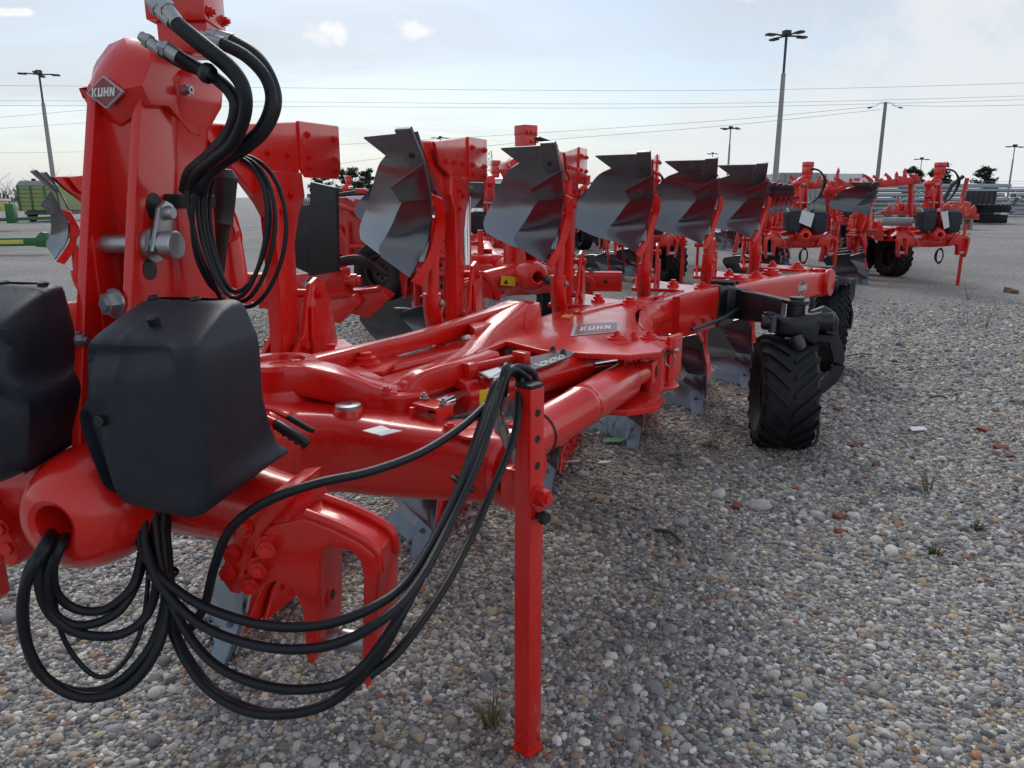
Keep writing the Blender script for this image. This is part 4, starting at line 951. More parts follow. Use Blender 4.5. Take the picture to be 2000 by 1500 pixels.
wa = b.obj('wheel_arm', 'arm_black', P); wa.location = (0, 0, -.02)
b = MB(); b.box(along(3.05, .11, .88), (.05, .26, .27), math.atan2(bd.y, bd.x) - math.pi/2, .008)
for dz in (.145, ): 
    for k_ in (-.03, .04): b.cyl(along(3.05 + k_, .03, .88 + dz), along(3.05 + k_, .19, .88 + dz), .014, 10)
b.obj('arm_clamp', 'arm_black', wa)
b = MB(); b.prism([Vector(along(3.16, .215, .90)), Vector(along(3.23, .20, .91)), Vector(along(3.24, .21, .83)), Vector(along(3.17, .222, .82))], (.012, -.02, 0)); b.obj('arm_sticker', 'label_grey', wa)
b = MB(); kx = Vector((1.87, 3.62, 0))
b.cyl(kx + Vector((0, 0, .80)), kx + Vector((0, 0, .965)), .055, 20, .006); b.lathe([(.075, .965), (.075, .985), (.045, .99), (.045, 1.005), (0, 1.005)], kx, (0, 0, 1), 20)
b.bar([(1.72, 3.60, .86, .06, .11), (1.80, 3.56, .83, .10, .12), (1.90, 3.55, .83, .12, .15), (1.99, 3.56, .82, .10, .22)], 4, .6)
b.cyl((1.70, 3.53, .81), (1.70, 3.53, .92), .030, 16, .004); b.cyl((1.66, 3.52, .86), (1.72, 3.52, .86), .045, 18, .004)
b.bar([(1.99, 3.60, .94, .05, .08), (2.02, 3.60, .86, .06, .20), (2.02, 3.60, .74, .05, .12)], 3, .6)
b.cyl((1.96, 3.56, .87), (2.08, 3.56, .87), .055, 18, .006)
b.bar([(1.86, 3.50, .77, .10, .10), (1.88, 3.48, .72, .09, .08), (1.88, 3.47, .68, .06, .05)], 3, .7)
b.obj('wheel_head', 'arm_black', P).location = (0, 0, -.055)
b = MB(); b.cyl((1.725, 3.50, .80), (1.725, 3.50, .90), .024, 16, .003); b.obj('damper_sleeve', 'darksteel', P).location = (0, 0, -.055)
b = MB(); b.bar([(2.05, 3.60, .84, .022, .07), (2.10, 3.62, .70, .022, .075), (2.145, 3.64, .58, .022, .08), (2.14, 3.64, .48, .022, .08), (2.08, 3.63, .40, .022, .075), (2.02, 3.62, .35, .03, .07)], 4, .3); b.obj('wheel_fork', 'arm_black', P)
b = MB(); b.tube([(2.03, 3.62, .35), (2.05, 3.56, .22), (2.045, 3.52, .06), (1.98, 3.48, .035), (1.92, 3.46, .03)], .010, 8, 4); b.obj('scraper_rod', 'black', P)
b = MB(); b.tube([along(2.5, .14, .77), along(2.8, .20, .80), along(3.05, .21, .84), along(3.2, .20, .85)], .012, 10, 3); b.obj('tie_rod', 'darksteel', P)
# rear transport wheel behind the beam
wheel(P, (2.47, 5.98, .40), .40, .28, R(-4), False)
b = MB(); b.box((2.36, 5.60, .90), (.12, .14, .16), 0, .01); b.bar([(2.36, 5.68, .84, .06, .12), (2.42, 5.84, .84, .32, .06), (2.47, 5.96, .83, .34, .05)], 3, .4); b.bar([(2.64, 5.96, .84, .03, .08), (2.65, 5.97, .60, .03, .08), (2.64, 5.98, .40, .03, .09)], 3, .3); b.cyl((2.34, 5.58, .82), (2.46, 5.58, .82), .05, 18, .004); b.obj('rear_wheel_bracket', 'plastic', P)

# --- hanging hoses -----------------------------------------------------------------------------
LO = [
 ([(0.102, -0.1, 0.928), (0.113, -0.12, 0.87), (0.154, -0.14, 0.815), (0.264, -0.17, 0.77), (0.415, -0.2, 0.759), (0.542, -0.2, 0.771), (0.638, -0.18, 0.806), (0.682, -0.08, 0.822), (0.707, 0.08, 0.886), (0.726, 0.22, 0.966), (0.74, 0.36, 1.062), (0.753, 0.44, 1.115), (0.773, 0.5, 1.102), (0.778, 0.54, 1.031)], .0096),
 ([(0.113, -0.1, 0.918), (0.133, -0.13, 0.854), (0.189, -0.16, 0.784), (0.296, -0.19, 0.73), (0.445, -0.22, 0.725), (0.571, -0.22, 0.745), (0.666, -0.2, 0.795), (0.705, -0.1, 0.824), (0.722, 0.07, 0.88), (0.744, 0.22, 0.967), (0.753, 0.36, 1.063), (0.764, 0.45, 1.126), (0.796, 0.52, 1.092), (0.802, 0.56, 1.013)], .0096),
 ([(0.121, -0.08, 0.91), (0.146, -0.11, 0.811), (0.196, -0.14, 0.716), (0.292, -0.18, 0.649), (0.41, -0.21, 0.635), (0.518, -0.21, 0.639), (0.604, -0.19, 0.668), (0.671, -0.14, 0.755), (0.693, -0.02, 0.815), (0.718, 0.12, 0.894), (0.741, 0.28, 1.009), (0.75, 0.4, 1.091), (0.755, 0.46, 1.137), (0.735, 0.52, 1.047)], .0096),
 ([(0.127, -0.06, 0.902), (0.135, -0.09, 0.764), (0.163, -0.12, 0.665), (0.248, -0.16, 0.583), (0.357, -0.19, 0.555), (0.464, -0.2, 0.568), (0.559, -0.19, 0.605), (0.634, -0.16, 0.685), (0.67, -0.08, 0.765), (0.696, 0.04, 0.844), (0.713, 0.2, 0.935), (0.727, 0.36, 1.049), (0.736, 0.43, 1.103), (0.708, 0.5, 1.009)], .0098),
 ([(0.12, -0.04, 0.882), (0.125, -0.07, 0.741), (0.158, -0.1, 0.64), (0.263, -0.15, 0.566), (0.385, -0.18, 0.549), (0.492, -0.19, 0.571), (0.576, -0.18, 0.617), (0.641, -0.15, 0.691), (0.673, -0.06, 0.765), (0.704, 0.06, 0.847), (0.726, 0.22, 0.941), (0.741, 0.38, 1.057), (0.766, 0.47, 1.126), (0.808, 0.54, 1.102), (0.809, 0.58, 1.022)], .0098),
 ([(0.135, -0.09, 0.662), (0.191, -0.1, 0.659), (0.235, -0.1, 0.722), (0.272, -0.11, 0.813), (0.331, -0.13, 0.913), (0.427, -0.15, 0.989), (0.509, -0.1, 1.014), (0.572, 0, 1.006), (0.633, 0.14, 1.004), (0.686, 0.28, 1.025), (0.722, 0.38, 1.056), (0.738, 0.45, 1.079), (0.711, 0.52, 1.004)], .0096),
 ([(0.784, 0.5, 1.096), (0.788, 0.4, 0.976), (0.759, 0.28, 0.871), (0.735, 0.18, 0.796), (0.712, 0.02, 0.738), (0.671, -0.12, 0.687), (0.627, -0.17, 0.657)], .0096),
]
for pts, r in LO: hose(P, pts, r, 'hydraulic_hose')
# loops out of the hub mouth
HB = [
 ([(-0.093, -0.12, 0.872), (0.013, -0.25, 0.908), (-0.022, -0.27, 0.839), (-0.047, -0.27, 0.727), (-0.041, -0.26, 0.63), (0.011, -0.24, 0.578), (0.082, -0.21, 0.58), (0.144, -0.17, 0.645), (0.155, -0.12, 0.724), (0.143, -0.09, 0.813), (0.118, -0.06, 0.901)], .0104),
 ([(-0.101, -0.12, 0.866), (0.01, -0.26, 0.891), (-0.024, -0.28, 0.812), (-0.037, -0.28, 0.712), (-0.015, -0.27, 0.623), (0.049, -0.25, 0.576), (0.119, -0.21, 0.585), (0.166, -0.17, 0.654), (0.166, -0.12, 0.737), (0.143, -0.08, 0.808), (0.12, -0.05, 0.897)], .0104),
 ([(-0.086, -0.12, 0.866), (0.014, -0.24, 0.904), (0.009, -0.27, 0.864), (0.003, -0.26, 0.772), (0.044, -0.24, 0.715), (0.111, -0.21, 0.7), (0.147, -0.17, 0.722), (0.14, -0.12, 0.769), (0.121, -0.09, 0.845), (0.102, -0.07, 0.916)], .0096),
 ([(-0.076, -0.12, 0.862), (0.02, -0.23, 0.894), (0.015, -0.26, 0.839), (0.01, -0.25, 0.756), (0.049, -0.23, 0.725), (0.102, -0.2, 0.739), (0.119, -0.16, 0.776), (0.116, -0.12, 0.824), (0.103, -0.09, 0.878), (0.088, -0.07, 0.92)], .0092),
 ([(-0.063, -0.12, 0.864), (0.032, -0.23, 0.899), (0.022, -0.25, 0.856), (0.012, -0.24, 0.795), (0.033, -0.22, 0.753), (0.08, -0.2, 0.747), (0.12, -0.17, 0.781), (0.118, -0.13, 0.824), (0.107, -0.1, 0.872), (0.089, -0.08, 0.924)], .0092),
 ([(-0.079, -0.12, 0.857), (0.003, -0.22, 0.877), (0.006, -0.24, 0.816), (-0.001, -0.23, 0.697), (0.03, -0.22, 0.62), (0.067, -0.21, 0.599), (0.103, -0.19, 0.629), (0.123, -0.16, 0.683), (0.117, -0.12, 0.754), (0.1, -0.08, 0.838)], .0050),
]
for pts, r in HB: hose(P, pts, r, 'hydraulic_hose')
b = MB(); q = Vector((0.735, 0.46, 1.022))
for i in range(5):
    p = q + Vector((.012 * i - .02, .02 + .01 * (i % 2), -.022 * i)); b.tube([p, p + Vector((.008, .01, -.05)), p + Vector((.012, .012, -.07))], [.014, .012, .008], 10).nxt()
b.objs('quick_coupler', 'zinc', P)
b = MB(); b.prism([(0.607, 0.902, 0.86), (0.661, 0.944, 0.86), (0.681, 0.883, 0.86), (0.636, 0.839, 0.86)], (0, 0, .004)); b.obj('coupler_plate', 'zinc', P)

for p, ax in (((0.134, -0.09, 0.776), (0, .1, 1)), ((0.716, 0.19, 0.921), (.45, .35, .8))):
    b = MB(); b.lathe([(.030, -.006), (.033, 0), (.030, .006)], p, ax, 16); b.obj('hose_tie', 'black', P)
for p, q in (((0.735, 0.52, 1.047), (0.723, 0.54, 0.999)), ((0.708, 0.5, 1.009), (0.694, 0.52, 0.966)), ((0.711, 0.52, 1.004), (0.711, 0.54, 0.956)), ((0.778, 0.54, 1.031), (0.779, 0.55, 0.983))):
    b = MB(); b.tube([p, q], .0125, 10); b.obj('hose_ferrule', 'zinc', P)

# ------------------------------------------------------------------ other machines in the yard
FAR_SKIP = ('bolt', 'hose', 'cable', 'cable_coil', 'hydraulic_hose', 'quick_coupler', 'coupler_plate', 'plate_hole', 'vent_slot', 'printed_label', 'scale_plate', 'guide_bracket', 'corrugated_sleeve', 'linch_pin', 'tube_handle', 'stand_hole', 'cover_knob', 'weld_strip', 'valve_lever', 'paper_sticker', 'hose_fitting', 'hose_clamp', 'damper_sleeve', 'scraper_rod', 'tie_rod', 'clamp_pin', 'wheel_arm', 'wheel_head', 'wheel_fork', 'wheel', 'rear_wheel_bracket', 'boss_hole', 'boss', 'indicator_rod', 'warning_label', 'grip_sleeve', 'drilled_bar', 'reflector_sticker')
REAR = ('plough_body', 'main_beam', 'main_plate', 'lower_plate', 'beam_end_knuckle', 'beam_guard', 'spacer_post', 'pivot_post')
PL = {}
def plough_copy(x, y, rz, label, shift=(0, 0), skip=(), stand=True, sc=1.0):
    r = copy_tree(P, None, FAR_SKIP + tuple(skip)); r.location = (x, y, 0); r.rotation_euler = (0, 0, R(rz)); r.scale = (sc, sc, sc)
    tag(r, label)
    for c in r.children:
        if c.name.split('.')[0] in REAR: c.location = (c.location.x + shift[0], c.location.y + shift[1], c.location.z)
    return r
def far_hoses(r, side=1):
    for i in range(2):
        b = MB(); b.tube([(.05 + .04*i, -.03, 2.0), (.22, -.02, 1.95), (.30 + .03*i, .0, 1.78), (.24, .03, 1.55), (.14, .05, 1.45)], .014, 8, 4); b.obj('hose', 'hose', r, 60)
def coil(r, c, rx=.055, rz_=.13):
    for i in range(3):
        b = MB(); b.tube([(c[0] + (rx + .008*i) * math.cos(t), c[1] + .01*i, c[2] + (rz_ - .01*i) * math.sin(t)) for t in np.linspace(0, 6.283, 18)], .010, 6); b.obj('hose_coil', 'hose', r, 60)
# two ploughs facing the camera on the right
pa = plough_copy(7.20, 13.35, 0, 'red plough with headstock and parking stand facing camera, nearest the right edge', (-.46, 0))
far_hoses(pa); coil(pa, (.02, -.24, .58)); wheel(pa, (.42, 2.2, .40), .40, .34, R(12)); wheel(pa, (.05, 2.9, .40), .40, .26, R(20), False)
b = MB(); b.tube([(-.10, .55, 1.12), (-.55, .75, 1.12)], .075, 16); b.obj('document_tube', 'grey_panel', pa)
b = MB(); b.prism([(-.04, -.21, 1.30), (.06, -.23, 1.33), (.12, -.24, 1.06), (.04, -.23, 1.02)], (0, -.004, .0)); b.obj('notice_sheet', 'paper', pa)
b = MB(); b.box((-.30, -.07, .89), (.12, .004, .04)); b.obj('shaft_label', 'label_grey', pa)
pb = plough_copy(4.85, 13.10, 0, 'red plough facing camera behind the rear wheel of the foreground plough', (-.1, 0))
far_hoses(pb); coil(pb, (-.02, -.25, .60)); wheel(pb, (-.25, 1.2, .40), .40, .34, R(8))
b = MB(); b.prism([(-.10, -.21, 1.34), (.10, -.23, 1.28), (.06, -.23, 1.06), (-.14, -.22, 1.14)], (0, -.004, .0)); b.obj('notice_sheet', 'paper', pb)
b = MB(); b.box((-.30, -.07, .89), (.12, .004, .04)); b.obj('shaft_label', 'label_grey', pb)
pd = plough_copy(2.20, 13.20, 0, 'red plough seen between the fourth and fifth bodies of the foreground plough', (-.2, 0))
far_hoses(pd); wheel(pd, (.70, 1.1, .42), .42, .34, R(14))
# plough close behind, its headstock turned to the right
pcx = plough_copy(.12, 6.35, 24, 'red plough with yellow warning label close behind the third leg of the foreground plough', (-.2, .3), skip=('parking_stand', 'stand_clamp', 'plastic_cover', 'adjusting_tube', 'end_knuckle'))
far_hoses(pcx)
b = MB(); b.m = 0; b.box((-.19, -.060, .89), (.13, .004, .075), 0, 0, Matrix.Rotation(R(8), 3, 'Y')); b.m = 1; b.prism([(-.235, -.0635, .870), (-.195, -.0635, .866), (-.210, -.0635, .908)], (0, -.0015, 0)); b.obj('warning_label', ['yellow', 'black'], pcx)
b = MB(); b.cyl((-.42, .25, .70), (-.40, .30, 1.55), .030, 14); b.obj('chrome_rod', 'chrome', pcx)
b = MB(); b.cyl((-.42, .25, .60), (-.41, .28, 1.00), .05, 16, .006); b.obj('ram_body', 'red', pcx)
for i in range(3):
    b = MB(); b.tube([(.04 + .03*i, -.19, .92), (.10 + .03*i, -.30, .86), (.17, -.28, .70 - .04*i), (.30, -.10, .62), (.42, .2, .66)], .017, 8, 4); b.obj('hydraulic_hose', 'hose', pcx, 60)
b = MB(); b.bar([(.35, .9, .78, .12, .18), (1.18, .42, .78, .12, .18)], 0, .15); ob = b.obj('tool_beam', 'red', pcx)
b = MB(); b.lathe([(.018, 0), (.018, .002), (0, .002)], (1.02, .441, .78), (-.5, -.866, 0), 14); b.obj('beam_hole', 'black', ob)
wheel(pcx, (1.55, 2.6, .40), .40, .30, R(-20))
b = MB(); b.bar([(.9, 2.0, .95, .10, .12), (1.3, 2.35, .98, .12, .16), (1.55, 2.55, .90, .14, .20), (1.62, 2.6, .60, .05, .12), (1.74, 2.6, .40, .04, .10)], 3, .5); b.obj('wheel_head', 'arm_black', pcx)
# further ploughs of the rows behind
for (x, y, rz, sh, lb) in ((-.35, 12.6, 4, -.1, 'red plough behind the gap between the second and third foreground legs'),
                           (2.0, 21.5, 10, 0, 'distant red plough straight above the third and fourth plough bodies'),
                           (6.6, 22.5, -4, 0, 'distant red plough left of the tall grey lamp post'),
                           (10.6, 24.5, -6, 0, 'distant red plough behind the mouldboard of the right-hand plough'),
                           (-4.6, 22.0, 20, 0, 'distant red plough behind the red mower')):
    q = plough_copy(x, y, rz, lb, (sh, 0), skip=('cover_flange', 'clevis_rim', 'boss', 'badge', 'bracket_cheek', 'pivot_pin', 'pivot_cap', 'cheek_rib', 'rubber_trim'))
    wheel(q, (.5, 2.0, .40), .40, .32, R(10)); wheel(q, (1.5, 3.4, .40), .40, .30, R(10))
# ladder-like side frame
fr_ = empty('disc_harrow_frame', (-.42, 7.4, 0), R(8)); tag(fr_, 'red upright harrow frame with rows of bolted lugs between second and third plough legs', 'harrow')
for x in (-.22, .12):
    b = MB(); b.box((x, 0, .62), (.05, .06, 1.25), 0, .004); b.obj('upright', 'red_far', fr_)
for i in range(7):
    b = MB(); b.box((-.05, .02, .10 + .17*i), (.30, .05, .035), 0, .003); b.obj('rung', 'red_far', fr_)
    b = MB(); b.cyl((-.30, -.02, .15 + .17*i), (-.20, -.02, .15 + .17*i), .035, 10); b.obj('lug', 'red_far', fr_)
# plough standing to the left, half hidden by the headstock
pg = plough_copy(-3.55, 3.70, -12.5, 'red plough half hidden behind the foreground headstock, its mouldboard showing at the left')
pg.location.z = -.09
for c in list(pg.children):
    if c.name.split('.')[0] != 'plough_body' or c.location.y > 2.0 or c.location.y < 1.0:
        for q in c.children_recursive: bpy.data.objects.remove(q)
        bpy.data.objects.remove(c)
    elif c.name.split('.')[0] in ('main_beam', 'beam_end_knuckle'):
        for q in c.children_recursive: bpy.data.objects.remove(q)
        bpy.data.objects.remove(c)
b = MB(); b.bar([(.07, 1.13, .86, .15, .19), (.60, 2.28, .86, .15, .19)], 0, .2); b.obj('short_beam', 'red', pg)
# plough rear with badge, wheel and red-backed shares, behind the first leg
pe = empty('plough_rear_section', (-2.35, 7.3, 0), 0); tag(pe, 'red beam with diamond badge, wheel and red share backs behind the first plough leg', 'plough', 'red ploughs on the gravel yard')
E0 = Vector((-2.35, 7.3, 0))
def PE(p): return tuple(Vector(p) - E0)
b = MB(); b.bar([PE((-2.934, 7.6, 0.687)) + (.16, .24), PE((-2.169, 7.4, 0.685)) + (.16, .26), PE((-1.532, 7.2, 0.77)) + (.16, .27)], 0, .15); be = b.obj('tool_beam', 'red', pe)
u_ = (Vector((-1.532, 7.2, 0.77)) - Vector((-2.169, 7.4, 0.685))).normalized(); nn = Vector((u_.y, -u_.x, 0)).normalized()
emblem(be, Vector(PE((-1.859, 7.3, 0.759))) + nn * .083, u_, (0, 0, 1), .21, .16)
b = MB(); b.lathe([(.06, 0), (.06, .05), (.05, .055), (.05, .08), (.065, .085), (.065, .14), (.05, .15), (.05, .18), (0, .18)], PE((-1.588, 7.2, 0.789)), (1, 0, 0), 20); b.obj('axle_stub', 'red', pe)
b = MB(); b.box(PE((-2.488, 7.5, 0.807)), (.5, .2, .05), 0, .01); b.box(PE((-2.402, 7.5, 0.623)), (.1, .22, .25), 0, .01); b.obj('cross_tube', 'red', pe)
for i, (x0, y0, d_) in enumerate(((620, 595, 7.1), (680, 590, 7.3), (790, 560, 8.6))):
    c = Vector(PE((-1.465, 7.3, 0.574))) if i == 1 else Vector(PE((-1.712, 7.1, 0.553))) if i == 0 else Vector(PE((-1.174, 8.4, 0.596)))
    b = MB(); b.prism([c + Vector(p) for p in ((-.26, 0, .06), (.22, .05, .10), (.30, .06, .03), (.10, .02, -.16), (-.06, 0, -.12))], (.03, .14, .02), .012); b.obj('share_back', 'red', pe)
    b = MB(); b.prism([c + Vector(p) for p in ((-.24, -.03, .09), (.18, 0, .14), (.22, .02, .10), (-.22, -.01, .03))], (.01, .16, .01), .006); b.obj('frog_plate', 'red', pe)
wheel(pe, PE((-1.341, 8, 0.8)), .31, .20, R(62), False)
b = MB(); b.bar([PE((-1.707, 7.6, 0.927)) + (.04, .09), PE((-1.515, 7.65, 0.943)) + (.04, .10), PE((-1.354, 7.72, 0.857)) + (.04, .08), PE((-1.232, 7.74, 0.784)) + (.04, .05)], 4, .4); b.obj('wheel_arm', 'arm_black', pe)
b = MB(); b.prism([(-1.753, 6.9, 1.677), (-1.538, 6.9, 1.629), (-1.563, 6.9, 0.903), (-1.818, 6.9, 0.858)], (.02, .05, 0), .004); bb = b.obj('black_board', 'black', pe); 
for v_ in bb.data.vertices: v_.co = Vector(PE(v_.co))
b = MB(); b.prism([(-1.912, 6.95, 1.569), (-1.842, 6.95, 1.473), (-1.777, 6.95, 1.49), (-1.825, 6.95, 0.876), (-1.968, 6.95, 0.944)], (.02, .05, 0), .004); bb = b.obj('black_board', 'black', pe)
for v_ in bb.data.vertices: v_.co = Vector(PE(v_.co))
# mower behind
mo = empty('disc_mower', (-2.2, 14.0, 0)); tag(mo, 'red mower with folded panels and white bar on top, left of the second plough body', 'mower')
def MO(p): return tuple(Vector(p) - Vector((-2.2, 14.0, 0)))
def mprism(name, pts, vec, m='red_far'):
    b = MB(); b.prism([MO(p) for p in pts], vec, .02); return b.obj(name, m, mo)
mprism('side_panel', [(-3.136, 14, 1.412), (-2.74, 14, 1.145), (-2.383, 14, 0.921), (-2.448, 14, 0.467), (-3.187, 14, 0.467)], (0, .3, 0))
mprism('rear_panel', [(-3.171, 14.4, 1.544), (-2.379, 14.4, 1.544), (-2.326, 14.4, 1.225), (-2.421, 14.4, 0.483), (-3.213, 14.4, 0.763)], (0, .2, 0))
mprism('top_bar', [(-2.974, 14, 1.553), (-2.401, 14, 1.588), (-2.404, 14, 1.527), (-2.815, 14, 1.465)], (0, .3, 0), 'paper')
mprism('black_frame', [(-3.124, 14.2, 1.616), (-2.753, 14.2, 1.678), (-2.433, 14.2, 1.642), (-2.436, 14.2, 1.589), (-3.109, 14.2, 1.553)], (0, .15, 0), 'black')
mprism('gear_head', [(-2.788, 14.1, 1.695), (-2.605, 14.1, 1.695), (-2.609, 14.1, 1.606), (-2.792, 14.1, 1.606)], (0, .2, 0))
for i, (xa, ya, xb, yb) in enumerate(((664, 398, 710, 412), (700, 408, 738, 430), (672, 440, 690, 475), (690, 478, 745, 478), (712, 395, 735, 440), (690, 430, 690, 500))):
    q0 = Vector((0, 0, 0)); 
    b = MB(); b.tube([(-.0 + (xa - 765) * .0096, -.1, 1.55 + (385 - ya) * .0093), ((xb - 765) * .0096, -.12, 1.55 + (385 - yb) * .0093)], .05, 10); b.obj('strut', 'red_far', mo)
b = MB(); b.sheet([[(-.55 + .45 * t, -.15 - .1 * math.sin(3 * t), 1.30 - .25 * t * t + .12 * s_) for s_ in (0, .6, 1.2, 1.8)] for t in np.linspace(0, 1, 6)], .02); b.obj('curved_panel', 'red_far', mo, 60)
for x in (-.9, -.1):
    b = MB(); b.box((x, .15, .28), (.12, .3, .56), 0, .02); b.obj('skid', 'red_far', mo)

# bar with upright prongs and the crowd of red implements behind the right-hand ploughs
def tine_bar(name, label, p0, p1, nsp, h, loc_y):
    r = empty(name, (p0[0], p0[1], 0)); tag(r, label, 'implement', 'red implements in the second row')
    A = Vector(p0) - Vector((p0[0], p0[1], 0)); B = Vector(p1) - Vector((p0[0], p0[1], 0))
    b = MB(); b.bar([tuple(A) + (.12, .13), tuple(A.lerp(B, .5) + Vector((0, 0, .03))) + (.12, .16), tuple(B) + (.13, .17)], 3, .2); b.obj('tool_bar', 'red_far', r)
    rg = random.Random(len(label))
    for i in range(nsp):
        p = A.lerp(B, (i + rg.uniform(.2, .8)) / nsp); hh = h * rg.uniform(.5, 1.25); lean = rg.uniform(-.9, .25)
        b = MB(); b.tube([tuple(p), tuple(p + Vector((lean*hh*.2, .05, hh*.5))), tuple(p + Vector((lean*hh, .08, hh)))], [.055, .05, .022], 6, 3)
        b.prism([p + Vector((lean*hh - .05, .05, hh*.75)), p + Vector((lean*hh + .05, .05, hh*.78)), p + Vector((lean*hh*1.2, .05, hh*1.12))], (0, .03, 0)); b.obj('prong', 'red_far', r)
        if i % 2 == 0:
            b = MB(); b.box(p + Vector((.02, 0, .06)), (.11, .17, .20), 0, .02, Matrix.Rotation(rg.uniform(-.5, .5), 3, 'Y')); b.obj('clamp', 'red_far', r)
    for t in (.06, .94):
        p = A.lerp(B, t); b = MB(); b.bar([(p.x, p.y + .1, p.z, .10, .10), (p.x + .12, p.y + .15, .9, .10, .10), (p.x, p.y + .1, .0, .10, .10)], 2, .3); b.obj('support_leg', 'red_far', r)
    return r
tine_bar('folded_plough_frame', 'long red bar with upward prongs rising to the rightmost headstock', (7.473, 19, 1.65), (9.735, 19, 1.935), 11, .24, 19)
tine_bar('folded_plough_frame', 'red bar with upward prongs behind the middle of the right-hand ploughs', (6.992, 21, 1.713), (8.673, 21, 1.87), 8, .34, 21)
tine_bar('folded_plough_frame', 'shorter red pronged bar left of the big grey lamp post', (6.266, 22, 1.61), (7.282, 22, 1.721), 5, .36, 22)
def harrow(loc, rz, label, w=2.6):
    r = empty('power_harrow', loc, R(rz)); tag(r, label, 'harrow', 'red harrows on pallets')
    b = MB(); b.box((0, 0, .62), (w, .45, .22), 0, .03); b.obj('gear_trough', 'red_far', r)
    b = MB(); b.box((0, .1, .95), (.5, .5, .45), 0, .04); b.obj('gearbox', 'red_far', r)
    for x in (-.45, .45):
        b = MB(); b.prism([(x, -.2, .7), (x, .25, .7), (x, .05, 1.55), (x, -.08, 1.55)], (.06, 0, 0), .01); b.obj('mast_plate', 'red_far', r)
    for i in range(5):
        x = -w/2 + .3 + i * (w - .6) / 4; b = MB(); b.prism([(x - .14, -.28, .60), (x + .14, -.28, .60), (x + .12, -.26, 1.02), (x, -.24, 1.18), (x - .12, -.26, 1.02)], (0, .05, 0), .02); b.obj('side_shield', 'red_far', r)
    for i in range(3):
        b = MB(); b.box((-w/2 + .4 + i*(w - .8)/2, 0, .25), (.12, .9, .5), 0, .01); b.obj('pallet_block', 'grey_wood', r)
    b = MB(); b.box((0, 0, .50), (w*.95, .9, .03)); b.obj('pallet_deck', 'grey_wood', r)
    return r
harrow((23.6, 47.5, 0), 4, 'red power harrow on pallets between the two right-hand ploughs')
harrow((21.4, 38.5, 0), -8, 'red power harrow on a pallet just right of the rightmost headstock')
bx = empty('front_loader_block', (26.0, 46.0, 0)); tag(bx, 'orange-red drum implement beside stacked black tyres near the fence', 'implement')
b = MB(); b.box((0, 0, .65), (1.2, 1.0, 1.28), 0, .2); b.obj('drum_case', 'red_far', bx)
b = MB(); b.tube([(-.9, 0, 1.2), (-.5, 0, 2.2), (.1, 0, 2.7)], .12, 8); b.obj('arm', 'black', bx)
b = MB(); b.tube([(.2, 0, 1.4), (.35, 0, 2.6)], .12, 8); b.obj('arm', 'red_far', bx)
b = MB(); b.box((0, -.51, .8), (.5, .02, .35), 0, .01); b.obj('panel', 'orange', bx)
for k_, (x, z) in enumerate(((27.9, .3), (28.0, .9))):
    t_ = wheel(None, (x, 46.0, z), .92, .55, 0); t_.rotation_euler = (0, R(90), 0); t_.scale = (.85, 1, 1); t_.name = 'stacked_tyre'
    for ch in t_.children: ch.name = 'rim'
    tag(t_, 'black tyre lying flat, lower of the two by the fence' if k_ == 0 else 'black tyre lying flat, upper of the two by the fence', 'tyre', 'tyres stacked by the fence')
b = MB(); b.box((0, 0, .96), (1.7, 1.0, 1.9), 0, .05)
for i in range(6): b.box((-.75 + .3*i, -.51, .96), (.06, .04, 1.8))
tag(b.obj('black_container', 'black', None, 32, (28.9, 49.0, .0), R(-10)), 'tall black crate behind the stacked tyres by the fence', 'crate')

# ------------------------------------------------------------------ fence and pipe stacks on the right
FY = 60.0
fe = empty('mesh_fence', (34, FY, 0)); tag(fe, 'grey steel yard fence with posts, rails and braces on the right', 'fence')
for i in range(9):
    x = -19 + i * 4.1; b = MB(); b.cyl((x, 0, 0), (x, 0, 2.75), .05, 8); b.obj('post', 'galv', fe)
for z, nm in ((2.25, 'top_rail'), (.12, 'bottom_rail'), (2.5, 'barbed_wire'), (2.68, 'barbed_wire')):
    b = MB(); b.cyl((-19, 0, z), (14, 0, z), .04 if 'rail' in nm else .010, 6); b.obj(nm, 'galv', fe)
for x0, x1 in ((-3, -1.2), (2.1, .2)):
    b = MB(); b.cyl((x0*2.2, 0, .1), (x1*2.2, 0, 2.2), .035, 6); b.obj('brace', 'galv', fe)
b = MB()
for i in range(120):
    x = -19 + i * .275; b.box((x, 0, 1.18), (.008, .008, 2.1))
for z in np.arange(.3, 2.2, .25): b.box((-2.5, 0, z), (33, .008, .008))
tag(b.obj('wire_mesh', 'galv', fe), kind='stuff')
rp = random.Random(3)
n_ = 0
for si, (x0, y0, L_, rows) in enumerate(((18.2, 66, 7.5, 6), (27.0, 64, 13.0, 7), (41.5, 65, 9.0, 6))):
    st_ = empty('pipe_stack', (x0, y0, 0)); tag(st_, ['stack of grey steel pipes behind fence, nearest the poles', 'longest stack of grey steel pipes behind the fence', 'stack of grey steel pipes at the far right edge behind fence'][si], 'pipes', 'pipe stacks behind the fence')
    for r_ in range(rows):
        for c_ in range(3):
            b = MB(); b.cyl((rp.uniform(-.3, .3), c_ * .42, .25 + r_ * .36), (L_ + rp.uniform(-.4, .4), c_ * .42, .25 + r_ * .36), .165, 10); b.obj('pipe', 'galv', st_, 60)
        if r_ % 3 == 2:
            b = MB(); b.box((L_ * .5, .4, .25 + r_ * .36 + .18), (.15, 1.4, .06)); b.obj('spacer_batten', 'wood', st_)

